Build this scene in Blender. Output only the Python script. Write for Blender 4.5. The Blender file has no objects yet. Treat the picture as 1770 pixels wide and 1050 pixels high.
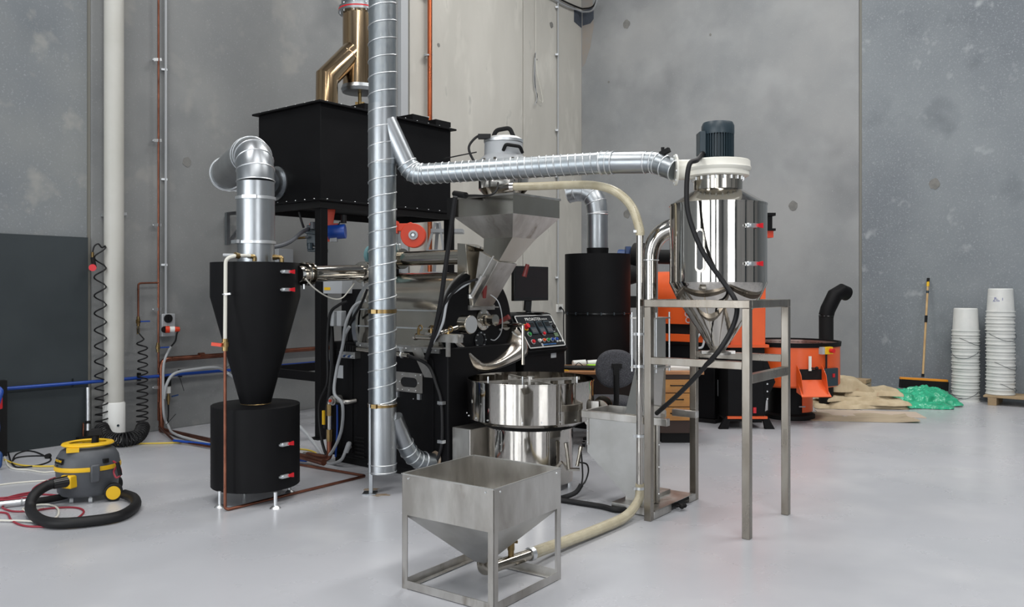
import bpy, bmesh, math, random
from mathutils import Vector, Matrix
random.seed(4)
PI = math.pi
SC = bpy.context.scene
COL = SC.collection

# ------------------------------------------------------------------ camera, light, exposure
FPX, HZ, CH = 1450.0, 500.0, 1.5          # focal length in pixels, horizon row, camera height
cam = bpy.data.cameras.new('camera'); camo = bpy.data.objects.new('camera', cam); COL.objects.link(camo)
camo.location = (0, 0, CH); camo.rotation_euler = (PI/2, 0, 0)
cam.sensor_width = 36; cam.lens = 36*FPX/1770; cam.shift_y = -(525-HZ)/1770; cam.clip_end = 200; cam.clip_start = .05
SC.camera = camo
w = bpy.data.worlds.new('world'); SC.world = w; w.use_nodes = True
w.node_tree.nodes['Background'].inputs[0].default_value = (.75, .85, 1, 1)
w.node_tree.nodes['Background'].inputs[1].default_value = .35
vs = SC.view_settings; vs.view_transform = 'Standard'; vs.look = 'None'; vs.gamma = 1; vs.exposure = 0.0; vs.use_curve_mapping = False
EB = Vector((.78, -.626, 0)).normalized(); EA = Vector((.626, .78, 0)).normalized()
CORNER = Vector((1.277, 15.43, 0))
ROT = math.atan2(EB.y, EB.x)
def RP(b, a, z):                                   # room point: b along the rear wall, a back towards the camera
    return CORNER + EB*b - EA*a + Vector((0, 0, z))
def area(name, pos, target, sx, sy, power, col):
    l = bpy.data.lights.new(name, 'AREA'); l.shape = 'RECTANGLE'; l.size = sx; l.size_y = sy; l.energy = power; l.color = col
    o = bpy.data.objects.new(name, l); COL.objects.link(o); o.location = pos
    d = (Vector(target)-Vector(pos)).normalized()
    o.rotation_euler = d.to_track_quat('-Z', 'Y').to_euler(); return o
for b, a, pw in ((3.4, 4.4, 350), (3.2, 12, 260), (9.5, 4.4, 370), (9.5, 12, 330), (9.5, 18.5, 270)):
    p = RP(b, a, 8.35); o = area('skylight', p, p-Vector((0, 0, 1)), 1.3, 5.0, pw, (1, .985, .96))
    o.rotation_euler = (0, 0, ROT)
for b, sx, pw in ((.9, 3.2, 270), (5.6, 4.2, 440), (11.2, 4.6, 300)):   # near-wall door daylight, plus openings added to brighten the room
    pd = RP(b, 21.7, 2.55); area('door_and_fill_daylight', pd, pd+EA, sx, 4.8, pw, (.95, .98, 1))

pd = RP(15.6, 14.25, 2.5); area('side_fill_light', pd, pd-EB, 3.8, 4.4, 250, (.96, .98, 1))     # unseen fill lamp added by the right wall to brighten right-facing steel

# ------------------------------------------------------------------ materials
MATS = {}
def nd(t, typ, **k):
    n = t.nodes.new(typ)
    for a, b in k.items(): setattr(n, a, b)
    return n
def srgb(r, g, b):
    f = lambda c: (c/255/12.92) if c/255 <= .04045 else ((c/255+.055)/1.055)**2.4
    return (f(r), f(g), f(b), 1)
def mat(name, col, rough=.5, metal=0., col2=None, scale=4., detail=6., lo=.35, hi=.65, bump=0., bscale=60., rvar=0., stretch=None, coat=0., trans=0., alpha=1., speck=None, bdist=.002, spec=.5):
    m = bpy.data.materials.new(name); m.use_nodes = True; t = m.node_tree; p = t.nodes['Principled BSDF']
    c = srgb(*col); p.inputs['Base Color'].default_value = c; p.inputs['Roughness'].default_value = rough
    p.inputs['Metallic'].default_value = metal; p.inputs['Coat Weight'].default_value = coat
    p.inputs['Specular IOR Level'].default_value = spec
    p.inputs['Transmission Weight'].default_value = trans; p.inputs['Alpha'].default_value = alpha
    tc = nd(t, 'ShaderNodeTexCoord'); mp = nd(t, 'ShaderNodeMapping'); t.links.new(tc.outputs['Object'], mp.inputs[0])
    if stretch: mp.inputs['Scale'].default_value = stretch
    def noise(sc, de=6., ro=.55):
        n = nd(t, 'ShaderNodeTexNoise'); n.inputs['Scale'].default_value = sc; n.inputs['Detail'].default_value = de; n.inputs['Roughness'].default_value = ro
        t.links.new(mp.outputs[0], n.inputs['Vector']); return n
    def ramp(src, a, b, v0=0, v1=1):
        r = nd(t, 'ShaderNodeMapRange'); r.inputs[1].default_value = a; r.inputs[2].default_value = b; r.inputs[3].default_value = v0; r.inputs[4].default_value = v1
        t.links.new(src, r.inputs[0]); return r.outputs[0]
    out = None
    if col2 or speck:
        mx = nd(t, 'ShaderNodeMix', data_type='RGBA'); mx.inputs[6].default_value = c
        mx.inputs[7].default_value = srgb(*(col2 or col))
        t.links.new(ramp(noise(scale, detail).outputs[0], lo, hi), mx.inputs[0]); out = mx.outputs[2]
        if speck:                                   # ((colour, scale, low, high), ...)
            for (sc_, ss, a, b) in speck:
                m2 = nd(t, 'ShaderNodeMix', data_type='RGBA'); t.links.new(out, m2.inputs[6]); m2.inputs[7].default_value = srgb(*sc_)
                t.links.new(ramp(noise(ss, 3., .6).outputs[0], a, b), m2.inputs[0]); out = m2.outputs[2]
        t.links.new(out, p.inputs['Base Color'])
    if rvar: t.links.new(ramp(noise(scale*1.7).outputs[0], .3, .7, max(0.02, rough-rvar), rough+rvar), p.inputs['Roughness'])
    if bump:
        b = nd(t, 'ShaderNodeBump'); b.inputs['Strength'].default_value = bump; b.inputs['Distance'].default_value = bdist
        t.links.new(noise(bscale).outputs[0], b.inputs['Height']); t.links.new(b.outputs[0], p.inputs['Normal'])
    MATS[name] = m; return m
SPK = lambda a: ((a, 46., .60, .72), (tuple(int(c*.62) for c in a), 2.3, .56, .8), (tuple(min(255, int(c*1.12)) for c in a), 7., .60, .75))
mat('concrete_a', (112, 117, 121), .85, 0, (126, 129, 129), .8, bump=.25, bscale=40, speck=(((142, 146, 149), 55., .58, .74), ((90, 96, 101), .55, .5, .8), ((146, 146, 142), 3., .60, .8)))
mat('concrete_b', (122, 124, 125), .85, 0, (138, 139, 138), .6, bump=.2, bscale=40, speck=(((148, 150, 151), 60., .60, .76), ((102, 105, 107), .8, .55, .8), ((148, 147, 143), 2.2, .58, .8)))
mat('concrete_c', (192, 190, 183), .85, 0, (176, 174, 167), .9, bump=.15, bscale=40, stretch=(1, 1, .35), speck=(((205, 203, 195), 2.5, .55, .8), ((150, 150, 146), 5., .66, .8)))
mat('concrete_d', (155, 156, 156), .85, 0, (134, 137, 139), .55, bump=.2, bscale=40, speck=(((158, 160, 161), 1.3, .5, .85), ((124, 126, 128), .9, .52, .85), ((164, 166, 167), 60., .62, .78)))
mat('concrete_e', (114, 120, 126), .85, 0, (132, 138, 142), .7, bump=.25, bscale=40, speck=(((148, 154, 158), 50., .55, .72), ((92, 98, 104), 1., .56, .8), ((160, 165, 168), 3.2, .62, .78)))
mat('joint', (128, 127, 120), .8)
mat('plug', (112, 112, 110), .9, 0, (128, 127, 124), 12)
mat('rust_stain', (152, 142, 132), .85, 0, (146, 144, 141), 4)
mat('dark_patch', (62, 68, 78), .8, 0, (78, 84, 94), 9)
mat('floor', (180, 181, 186), .28, 0, (172, 174, 179), .5, rvar=.07, speck=(((190, 191, 194), 1.1, .5, .8), ((168, 170, 174), 1.6, .6, .9)), bump=.04, bscale=5, bdist=.01)
mat('ceiling_paint', (160, 162, 165), .8)
mat('shell', (168, 170, 172), .85, 0, (150, 152, 154), .8)
mat('black', (11, 11, 13), .55, 0, (15, 15, 17), 3, bump=.12, bscale=260, bdist=.001, spec=.16)
mat('black_gloss', (16, 16, 18), .22)
mat('black_flat', (14, 14, 15), .7, spec=.3)
mat('rubber', (20, 20, 22), .55, spec=.35)
mat('polished', (188, 184, 178), .07, 1, rvar=.04, scale=2, bump=.03, bscale=3, bdist=.01)
mat('polished2', (184, 179, 170), .15, 1, (168, 162, 151), 3, rvar=.05, stretch=(1, 1, .3))
mat('brushed', (206, 204, 200), .38, 1, (164, 160, 154), 5, rvar=.08, stretch=(1, 1, .35), speck=(((128, 118, 106), 9., .60, .8),))
mat('steel_tube', (158, 153, 145), .32, 1, (132, 124, 114), 6, rvar=.08, stretch=(1, 1, .3))
mat('plate_steel', (188, 188, 186), .42, 1, (172, 171, 168), 4, rvar=.05)
mat('galvanised', (160, 165, 168), .38, 1, (150, 157, 162), 34, rvar=.05, stretch=(1, 1, .5))
mat('ribbed', (222, 225, 227), .4, 1)
mat('alu_duct', (172, 176, 179), .36, 1, (158, 162, 166), 3, rvar=.05)
mat('bronze', (196, 172, 140), .16, 1, (166, 140, 108), 2.5, rvar=.05, stretch=(1, 1, .15))
mat('copper', (158, 104, 84), .36, 1, (122, 80, 66), 5, rvar=.1)
mat('copper_red', (188, 104, 70), .32, 1, (166, 92, 62), 6, stretch=(1, 1, .3), rvar=.1)
mat('brass', (160, 138, 96), .34, 1, (130, 108, 72), 9)
mat('orange', (226, 92, 34), .42, 0, (216, 84, 30), 3, coat=.15)
mat('orange_red', (205, 58, 22), .4)
mat('blue', (24, 66, 150), .35)
mat('blue_dark', (28, 62, 112), .4)
mat('teal', (92, 128, 132), .45)
mat('motor', (40, 54, 62), .42)
mat('red', (200, 26, 38), .35)
mat('dark_red', (104, 30, 28), .35)
mat('yellow', (226, 180, 28), .4)
mat('yellow_cord', (206, 178, 66), .5)
mat('green', (30, 130, 60), .4)
mat('lime', (150, 210, 40), .6)
mat('white', (222, 223, 220), .45)
mat('bucket_white', (218, 219, 216), .42, 0, (208, 210, 208), 6)
mat('cream', (222, 220, 210), .4)
mat('pvc', (184, 183, 177), .45, 0, (178, 177, 170), 3)
mat('grey_plastic', (78, 81, 86), .5, 0, (70, 73, 78), 8, bump=.1, bscale=300, bdist=.001)
mat('light_grey', (168, 171, 174), .45)
mat('grey_cable', (162, 165, 168), .5)
mat('panel_grey', (46, 52, 55), .75, 0, (54, 60, 63), 1.2, spec=.3)
mat('ivory_hose', (192, 184, 160), .38, 0, (176, 166, 140), 12, coat=.2)
mat('cord_red', (140, 34, 50), .5)
mat('cord_white', (206, 204, 194), .5)
mat('burlap', (204, 188, 158), .9, 0, (184, 167, 136), 6, bump=.5, bscale=240, speck=(((160, 96, 88), 2.2, .66, .74),))
mat('cardboard', (176, 162, 138), .8, 0, (160, 146, 124), 3, speck=(((92, 84, 76), 3., .66, .76),), stretch=(1, 3, 1))
mat('cardboard2', (196, 180, 164), .8, 0, (184, 168, 152), 3)
mat('green_film', (60, 196, 150), .28, 0, (36, 160, 118), 5, coat=.3, alpha=.9)
mat('wood', (200, 170, 124), .55, 0, (176, 142, 98), 5, stretch=(8, 8, 1))
mat('pallet_wood', (178, 156, 122), .75, 0, (146, 124, 96), 5, stretch=(1, 6, 1))
mat('desk_oak', (176, 124, 58), .45, 0, (160, 106, 48), 4, stretch=(1, 1, 7))
mat('desk_top', (166, 118, 74), .4, 0, (146, 98, 60), 4, stretch=(1, 6, 1))
mat('dark_brown', (52, 34, 26), .6)
mat('chair_fabric', (52, 53, 57), .9, 0, (84, 84, 90), 160, lo=.5, hi=.62)
mat('broom_orange', (232, 150, 40), .45)
mat('chute_steel', (214, 208, 200), .24, 1, (190, 180, 166), 4, rvar=.05)
mat('screen', (18, 12, 15), .3)
mat('film_grey', (150, 152, 154), .5)
mat('lcd', (92, 112, 84), .3)
mat('stain', (126, 100, 72), .6, 0, (158, 148, 134), 14)
mat('mark_blue', (44, 56, 150), .6)
mat('sticker_blue', (70, 130, 200), .5)

# ------------------------------------------------------------------ mesh builder (all coordinates end up in world space)
def xf(loc=(0, 0, 0), rz=0.): return Matrix.Translation(Vector(loc)) @ Matrix.Rotation(rz, 4, 'Z')
def basis(n):
    n = Vector(n).normalized(); a = Vector((0, 0, 1)) if abs(n.z) < .95 else Vector((1, 0, 0))
    u = a.cross(n).normalized(); return u, n.cross(u), n
class MB:
    def __init__(s, frame=None): s.v = []; s.f = []; s.M = frame or Matrix.Identity(4)
    def add(s, vs, fs):
        k = len(s.v); s.v += [s.M @ Vector(v) for v in vs]; s.f += [tuple(i+k for i in f) for f in fs]; return s
    def box(s, x0, x1, y0, y1, z0, z1):
        return s.add([(x, y, z) for z in (z0, z1) for x, y in ((x0, y0), (x1, y0), (x1, y1), (x0, y1))],
                     [(0, 3, 2, 1), (4, 5, 6, 7), (0, 1, 5, 4), (1, 2, 6, 5), (2, 3, 7, 6), (3, 0, 4, 7)])
    def hexa(s, lo, hi):                            # two quads (bottom, top), each four points counter-clockwise
        return s.add(list(lo)+list(hi), [(0, 3, 2, 1), (4, 5, 6, 7), (0, 1, 5, 4), (1, 2, 6, 5), (2, 3, 7, 6), (3, 0, 4, 7)])
    def bar(s, p, q, a, b=None, up=(0, 0, 1)):      # rectangular bar, a wide (sideways), b tall (up)
        p, q, up = Vector(p), Vector(q), Vector(up); b = a if b is None else b; d = (q-p).normalized()
        if abs(d.dot(up)) > .95: up = Vector((1, 0, 0))
        sd = d.cross(up).normalized(); u2 = sd.cross(d)
        c = [sd*i*a/2+u2*j*b/2 for i, j in ((-1, -1), (1, -1), (1, 1), (-1, 1))]
        return s.add([p+k for k in c]+[q+k for k in c], [(0, 3, 2, 1), (4, 5, 6, 7), (0, 1, 5, 4), (1, 2, 6, 5), (2, 3, 7, 6), (3, 0, 4, 7)])
    def lathe(s, prof, c=(0, 0, 0), ax=(0, 0, 1), n=32, closed=False, squash=(1, 1)):
        u, v, w_ = (Vector((1, 0, 0)), Vector((0, 1, 0)), Vector((0, 0, 1))) if tuple(ax) == (0, 0, 1) else basis(ax)
        c = Vector(c); vs = []; fs = []
        for r, z in prof:
            for i in range(n):
                a = 2*PI*i/n; vs.append(c+u*math.cos(a)*r*squash[0]+v*math.sin(a)*r*squash[1]+w_*z)
        m = len(prof)
        for j in range(m if closed else m-1):
            j2 = (j+1) % m
            for i in range(n): fs.append((j*n+i, j*n+(i+1) % n, j2*n+(i+1) % n, j2*n+i))
        if not closed:
            if prof[0][0] > 1e-5: fs.append(tuple(range(n-1, -1, -1)))
            if prof[-1][0] > 1e-5: fs.append(tuple((m-1)*n+i for i in range(n)))
        return s.add(vs, fs)
    def cyl(s, p, q, r, r2=None, n=24):
        p, q = Vector(p), Vector(q); d = q-p; return s.lathe([(r, 0), (r if r2 is None else r2, d.length)], p, tuple(d.normalized()) if abs(d.normalized().z) < .9999 or d.z < 0 else (0, 0, 1), n)
    def torus(s, c, ax, R, r, n=32, m=8):
        return s.lathe([(R+r*math.cos(2*PI*k/m), r*math.sin(2*PI*k/m)) for k in range(m)], c, ax, n, True)
    def tube(s, pts, r, n=12, cap=True, rib=None, flat=1.):
        P_ = [Vector(p) for p in pts]; m = len(P_); vs = []; fs = []
        T = [(P_[min(i+1, m-1)]-P_[max(i-1, 0)]).normalized() for i in range(m)]
        u = basis(T[0])[0]
        for i in range(m):
            u = (u-T[i]*u.dot(T[i])).normalized(); v = T[i].cross(u)
            rr = r[i] if isinstance(r, (list, tuple)) else r
            bd, kf = None, 0.
            if 0 < i < m-1:
                di, do = (P_[i]-P_[i-1]).normalized(), (P_[i+1]-P_[i]).normalized(); bd = do-di
                ch = math.sqrt(max(.2, (1+di.dot(do))/2)); kf = 1/ch-1
                bd = bd.normalized() if bd.length > 1e-4 else None
            for k in range(n):
                a = 2*PI*k/n; w_ = (u*math.cos(a)+v*math.sin(a)*flat)*rr
                if bd: w_ += bd*(w_.dot(bd)*kf)
                vs.append(P_[i]+w_)
        for i in range(m-1):
            for k in range(n): fs.append((i*n+k, i*n+(k+1) % n, (i+1)*n+(k+1) % n, (i+1)*n+k))
        if cap: fs += [tuple(range(n-1, -1, -1)), tuple((m-1)*n+k for k in range(n))]
        return s.add(vs, fs)
    def sphere(s, c, r, n=16, sz=1.):
        return s.lathe([(max(1e-6, r*math.sin(PI*k/8)), -r*sz*math.cos(PI*k/8)) for k in range(9)], c, (0, 0, 1), n)
    def prism(s, poly, p, ex, ey, thick):           # polygon in plane (ex, ey) through p, extruded along ex x ey
        p, ex, ey = Vector(p), Vector(ex).normalized(), Vector(ey).normalized(); nn = ex.cross(ey).normalized()*thick; k = len(poly)
        vs = [p+ex*a+ey*b for a, b in poly]; vs += [v+nn for v in vs]
        return s.add(vs, [tuple(range(k-1, -1, -1)), tuple(range(k, 2*k))]+[(i, (i+1) % k, k+(i+1) % k, k+i) for i in range(k)])
    def ringplate(s, outer, inner, p, ex, ey, thick):
        p, ex, ey = Vector(p), Vector(ex).normalized(), Vector(ey).normalized(); nn = ex.cross(ey).normalized()*thick; k = len(outer)
        a = [p+ex*x+ey*y for x, y in outer]; b = [p+ex*x+ey*y for x, y in inner]
        vs = a+b+[v+nn for v in a]+[v+nn for v in b]; fs = []
        for i in range(k):
            j = (i+1) % k
            fs += [(i, k+i, k+j, j), (2*k+i, 2*k+j, 3*k+j, 3*k+i), (i, j, 2*k+j, 2*k+i), (k+i, 3*k+i, 3*k+j, k+j)]
        return s.add(vs, fs)
def cat(pts, per=8, closed=False):
    P_ = [Vector(p) for p in pts]; out = []; m = len(P_)
    for i in range(m if closed else m-1):
        if closed: a, b, c, d = P_[(i-1) % m], P_[i], P_[(i+1) % m], P_[(i+2) % m]
        else: a, b, c, d = P_[max(i-1, 0)], P_[i], P_[i+1], P_[min(i+2, m-1)]
        for k in range(per):
            t = k/per
            out.append(.5*((2*b)+(c-a)*t+(2*a-5*b+4*c-d)*t*t+(3*b-3*c+d-a)*t**3))
    if not closed: out.append(P_[-1])
    return out
def bend(pts, rad, n=7):                            # polyline with rounded corners
    P_ = [Vector(p) for p in pts]; out = [P_[0]]
    for i in range(1, len(P_)-1):
        a, b, c = P_[i-1], P_[i], P_[i+1]; d1, d2 = (a-b), (c-b)
        r = min(rad, d1.length*.49, d2.length*.49); p0, p2 = b+d1.normalized()*r, b+d2.normalized()*r
        for k in range(n+1):
            t = k/n; out.append(p0*(1-t)**2+b*2*t*(1-t)+p2*t*t)
    out.append(P_[-1]); return out
def helix(p, q, R, pitch, n=20, ph=0., rfun=None):
    p, q = Vector(p), Vector(q); d = q-p; L = d.length; u, v, w_ = basis(d); N = max(8, int(L/pitch*n)); out = []
    for i in range(N+1):
        t = i/N; a = 2*PI*L/pitch*t+ph; rr = rfun(t) if rfun else R
        out.append(p+d*t+(u*math.cos(a)+v*math.sin(a))*rr)
    return out
def link(name, me, mt, parent=None):
    o = bpy.data.objects.new(name, me); COL.objects.link(o)
    if mt and not me.materials: me.materials.append(MATS[mt])
    if parent: o.parent = parent
    return o
ROOTM = {}
def tag(o, label=None, cat_=None, group=None, kind=None):
    if label: o['label'] = label
    if cat_: o['category'] = cat_
    if group: o['group'] = group
    if kind: o['kind'] = kind
    return o
def thing(name, label, cat_, loc, rz=0., group=None):
    o = bpy.data.objects.new(name, None); COL.objects.link(o); o.location = loc; o.rotation_euler = (0, 0, rz); o.empty_display_size = .1
    ROOTM[o.name] = xf(loc, rz); return tag(o, label, cat_, group)
def rootmat(o):
    while o.parent: o = o.parent
    return ROOTM.get(o.name, Matrix.Identity(4))
def part(parent, name, mb, mt, smooth=35, bevel=0., kind=None, label=None):
    Mi = rootmat(parent).inverted() if parent else Matrix.Identity(4)
    me = bpy.data.meshes.new(name); me.from_pydata([tuple(Mi @ v) for v in mb.v], [], mb.f)
    bm = bmesh.new(); bm.from_mesh(me); bmesh.ops.recalc_face_normals(bm, faces=bm.faces); bm.to_mesh(me); bm.free()
    if smooth:
        me.polygons.foreach_set('use_smooth', [True]*len(me.polygons)); me.set_sharp_from_angle(angle=math.radians(smooth))
    o = link(name, me, mt, parent)
    if bevel:
        b = o.modifiers.new('bevel', 'BEVEL'); b.width = bevel; b.segments = 2; b.limit_method = 'ANGLE'; b.angle_limit = math.radians(40)
    return tag(o, label, kind=kind)
def solo(name, mb, mt, label, cat_, loc, group=None, **k):   # a thing that is one mesh
    Mi = Matrix.Translation(-Vector(loc)); mb.v = [Mi @ v for v in mb.v]
    o = part(None, name, mb, mt, **k); o.location = loc; ROOTM[o.name] = xf(loc); return tag(o, label, cat_, group)
def text(parent, name, body, size, M, mt, ext=.0008, sx=1.):
    c = bpy.data.curves.new(name, 'FONT'); c.body = body; c.size = size; c.extrude = ext; c.align_x = 'CENTER'; c.align_y = 'CENTER'; c.resolution_u = 2
    o = bpy.data.objects.new(name, c); COL.objects.link(o)
    me = bpy.data.meshes.new_from_object(o); bpy.data.objects.remove(o)
    Mi = rootmat(parent).inverted() @ M @ Matrix.Diagonal((sx, 1, 1, 1)); me.transform(Mi)
    return link(name, me, mt, parent)
def plane_m(p, ex, ey):
    ex, ey = Vector(ex).normalized(), Vector(ey).normalized(); ez = ex.cross(ey)
    M = Matrix((ex, ey, ez)).transposed().to_4x4(); M.translation = Vector(p); return M
def copy_tree(o, parent=None):
    c = o.copy(); COL.objects.link(c); c.parent = parent
    for ch in list(o.children): copy_tree(ch, c)
    return c
# ---- turning measured directions into places
def P(u, v, Y): return Vector(((u-885)/FPX*Y, Y, CH-(v-HZ)/FPX*Y))
def GZ(u, v, z=0.): return P(u, v, FPX*(CH-z)/(v-HZ))
WD = Vector((.608, .794, 0)).normalized(); WN = Vector((WD.y, -WD.x, 0))      # left wall: run and inward normal
RD = EB; RN = -EA                                                             # rear wall: run and inward normal
def onwall(u, v, off, d, n):
    k = (u-885)/FPX; a = (k*(CORNER.y+off*n.y)-CORNER.x-off*n.x)/(d.x-k*d.y); p = CORNER+d*a+n*off
    return Vector((p.x, p.y, CH-(v-HZ)/FPX*p.y)) if v is not None else a
def LW(u, v, off=0.): return onwall(u, v, off, WD, WN)
def RW(u, v, off=0.): return onwall(u, v, off, RD, RN)
def oncyl(c, r, u, v):
    k = (u-885)/FPX; A = k*k+1; B = -2*(k*c[0]+c[1]); C_ = c[0]**2+c[1]**2-r*r; D = max(0, B*B-4*A*C_)
    Y = (-B-math.sqrt(D))/(2*A); p = P(u, v, Y); n = Vector((p.x-c[0], p.y-c[1], 0)).normalized(); return p, n
Z = Vector((0, 0, 1))
def V(*a): return Vector(a)

# ------------------------------------------------------------------ the room
WH = 8.5
fl = MB(); c4 = [CORNER+EB*-1.2+EA*.3, CORNER+EB*16.3+EA*.3, CORNER+EB*16.3-EA*22.3, CORNER-EB*1.2-EA*22.3]
fl.add([(p.x, p.y, 0) for p in c4]+[(p.x, p.y, -.15) for p in c4], [(0, 1, 2, 3), (7, 6, 5, 4), (0, 4, 5, 1), (1, 5, 6, 2), (2, 6, 7, 3), (3, 7, 4, 0)])
tag(part(None, 'floor', fl, 'floor', smooth=0), kind='structure')
ce = MB(); ce.add([(p.x, p.y, WH) for p in c4]+[(p.x, p.y, WH+.15) for p in c4], [(0, 1, 2, 3), (7, 6, 5, 4), (0, 4, 5, 1), (1, 5, 6, 2), (2, 6, 7, 3), (3, 7, 4, 0)])
tag(part(None, 'ceiling', ce, 'ceiling_paint', smooth=0), kind='structure')
def wallpanel(d, n, a0, a1, parent, mt, off=0.):
    m = MB(); p, q = CORNER+d*a0-n*off, CORNER+d*a1-n*off
    cs = [p, q, q-n*.15, p-n*.15]; m.hexa([(c.x, c.y, 0) for c in cs], [(c.x, c.y, WH) for c in cs])
    return part(parent, 'concrete_panel', m, mt, smooth=0, bevel=.006)
def wallback(name, d, n, a0, a1):
    m = MB(); p, q = CORNER+d*a0-n*.02, CORNER+d*a1-n*.02; cs = [p, q, q-n*.1, p-n*.1]
    m.hexa([(c.x, c.y, 0) for c in cs], [(c.x, c.y, WH) for c in cs]); return tag(part(None, name, m, 'joint', smooth=0), kind='structure')
al = lambda u: onwall(u, None, 0, WD, WN)
ar = lambda u: onwall(u, None, 0, RD, RN)
wl = wallback('wall_left', WD, WN, -22.4, .15)
wallpanel(WD, WN, -22.4, al(151), wl, 'concrete_a')
wallpanel(WD, WN, al(158), al(706.3), wl, 'concrete_b')
wallpanel(WD, WN, al(708.3), al(903.6), wl, 'concrete_c')
wallpanel(WD, WN, al(905.2), .12, wl, 'concrete_c')
wr = wallback('wall_rear', RD, RN, -.1, 16.2)
wallpanel(RD, RN, 0.0, ar(1484.5), wr, 'concrete_d')
wallpanel(RD, RN, ar(1489.5), 16.2, wr, 'concrete_e')
m = MB(); cs = [CORNER+EB*16.2+EA*.2, CORNER+EB*16.35+EA*.2, CORNER+EB*16.35-EA*22.3, CORNER+EB*16.2-EA*22.3]
m.hexa([(c.x, c.y, 0) for c in cs[::-1]], [(c.x, c.y, WH) for c in cs[::-1]]); tag(part(None, 'wall_right', m, 'shell', smooth=0), kind='structure')
m = MB()                                            # near wall, behind the camera, with the roller door and two openings added for light
fn = Matrix.Translation(CORNER) @ Matrix.Rotation(ROT, 4, 'Z'); m.M = fn
m.box(-1.2, -.75, -22.2, -22.0, 0, 5.1); m.box(2.55, 3.45, -22.2, -22.0, 0, 5.1); m.box(7.75, 8.85, -22.2, -22.0, 0, 5.1); m.box(13.55, 16.2, -22.2, -22.0, 0, 5.1); m.box(-1.2, 16.2, -22.2, -22.0, 5.1, WH)
tag(part(None, 'wall_near', m, 'shell', smooth=0), kind='structure')
m = MB(fn)  # unseen dark columns, added to break the door reflections in polished steel into bands
for b, wd in ((-.3, .3), (3.0, .7), (6.4, .22), (8.3, .6), (11.0, .9), (12.7, .2), (15.6, .4)): m.box(b-wd/2, b+wd/2, -20.6, -20.3, 0, WH-.5)
tag(part(None, 'trim_2', m, 'motor', smooth=0), kind='structure')
m = MB(fn)  # unseen side-wall columns, added as more dark bands for the metal to mirror
for a in (-3, -7.5, -12, -16.5): m.box(15.7, 16.15, a-.25, a+.25, 0, WH-.5)
tag(part(None, 'trim_3', m, 'motor', smooth=0), kind='structure')
# roof beams: dark steel, give the polished metal something to mirror
m = MB(fn)
for a in (-3.5, -9, -14.5, -20): m.box(-1, 16.1, a-.1, a+.1, WH-.45, WH-.05)
tag(part(None, 'trim_1', m, 'shell', smooth=0), kind='structure')
def disc_on(parent, p, n, r, mt, name='plug_patch', sq=1., th=.004, label=None):
    m = MB(); pts = []
    u, v, w_ = basis(n); k = 14
    poly = [(r*math.cos(2*PI*i/k)*random.uniform(.82, 1.1), sq*r*math.sin(2*PI*i/k)*random.uniform(.82, 1.1)) for i in range(k)]
    m.prism(poly, Vector(p), u, v, th); return part(parent, name, m, mt, smooth=0, label=label)
for u, v, r in ((323, 280, .055), (758, 78, .03), (953, 43, .055), (886, 233, .02), (928, 103, .015)): disc_on(wl, LW(u, v, 0.0), WN, r, 'plug')
for u, v, r in ((1083, 42, .07), (1084, 370, .07), (1371, 356, .07), (1615, 318, .07), (1052, 142, .02), (1228, 60, .02)): disc_on(wr, RW(u, v, 0.0), RN, r, 'plug', sq=1.15)
# dark paint patches and cables in the corner
a = LW(992, 16, 0); m = MB(); m.prism([(0, -.11), (.22, -.16), (.60, -.14), (.60, .04), (.45, .05), (.36, .13), (0, .15)], LW(992, 27, 0), WD, Z, .004)
part(wl, 'paint_patch', m, 'dark_patch', smooth=0)
m = MB(); m.prism([(0.03, -.16), (.2, -.15), (.27, -.08), (.27, .12), (.03, .12)], CORNER+V(0, 0, RW(1010, 29).z), RD, Z, .004); 
m.v = [v+RN*.002 for v in m.v]; part(wr, 'paint_patch', m, 'dark_patch', smooth=0)
m = MB(); zt = RW(1010, 40).z; m.prism([(0.02, -.8), (.22, -.8), (.27, .1), (.2, .45), (.08, .75), (.02, .8)], CORNER+RN*.001+V(0, 0, zt), RD, -Z, -.002)
part(wr, 'rust_stain', m, 'rust_stain', smooth=0)
for k, (mt, dz) in enumerate((('rubber', 0), ('grey_cable', -.08))):
    m = MB(); pts = [LW(930, -22-dz*60, .04), LW(975, 2-dz*80, .04), LW(1000, 13-dz*60, .05), P(1010, 15-dz*70, 15.2), P(1026, 10-dz*70, 14.9), P(1033, -12, 14.7), P(1020, -30, 14.7)]
    m.tube(cat(pts, 6), .016, 8); solo('cable', m, mt, ['black cable looping through the top corner of the room', 'pale cable looping below the black one in the top corner'][k], 'cable', LW(975, 0, .04))

# ------------------------------------------------------------------ left wall fittings
def wallframe(p, d, n): return plane_m(p, d, Z)     # x along the wall, y up, z = d x Z
def tube_thing(name, label, cat_, pts, r, mt, rad=.1, n=12, group=None, curve=False, kind=None):
    m = MB(); m.tube(cat(pts, 8) if curve else bend(pts, rad), r, n); return solo(name, m, mt, label, cat_, tuple(Vector(pts[0])), group)
# dark grey sheet panel
p0 = LW(-60, 403, .01); p1 = LW(149, 411, .01); zt = p1.z
m = MB(); m.hexa([(p0.x, p0.y, 0), (p1.x, p1.y, 0), (p1.x+WN.x*.04, p1.y+WN.y*.04, 0), (p0.x+WN.x*.04, p0.y+WN.y*.04, 0)],
                 [(p0.x, p0.y, zt), (p1.x, p1.y, zt), (p1.x+WN.x*.04, p1.y+WN.y*.04, zt), (p0.x+WN.x*.04, p0.y+WN.y*.04, zt)])
solo('wall_panel', m, 'panel_grey', 'large dark grey sheet panel fixed to the wall at far left', 'panel', tuple(p1), smooth=0, bevel=.003)
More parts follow.
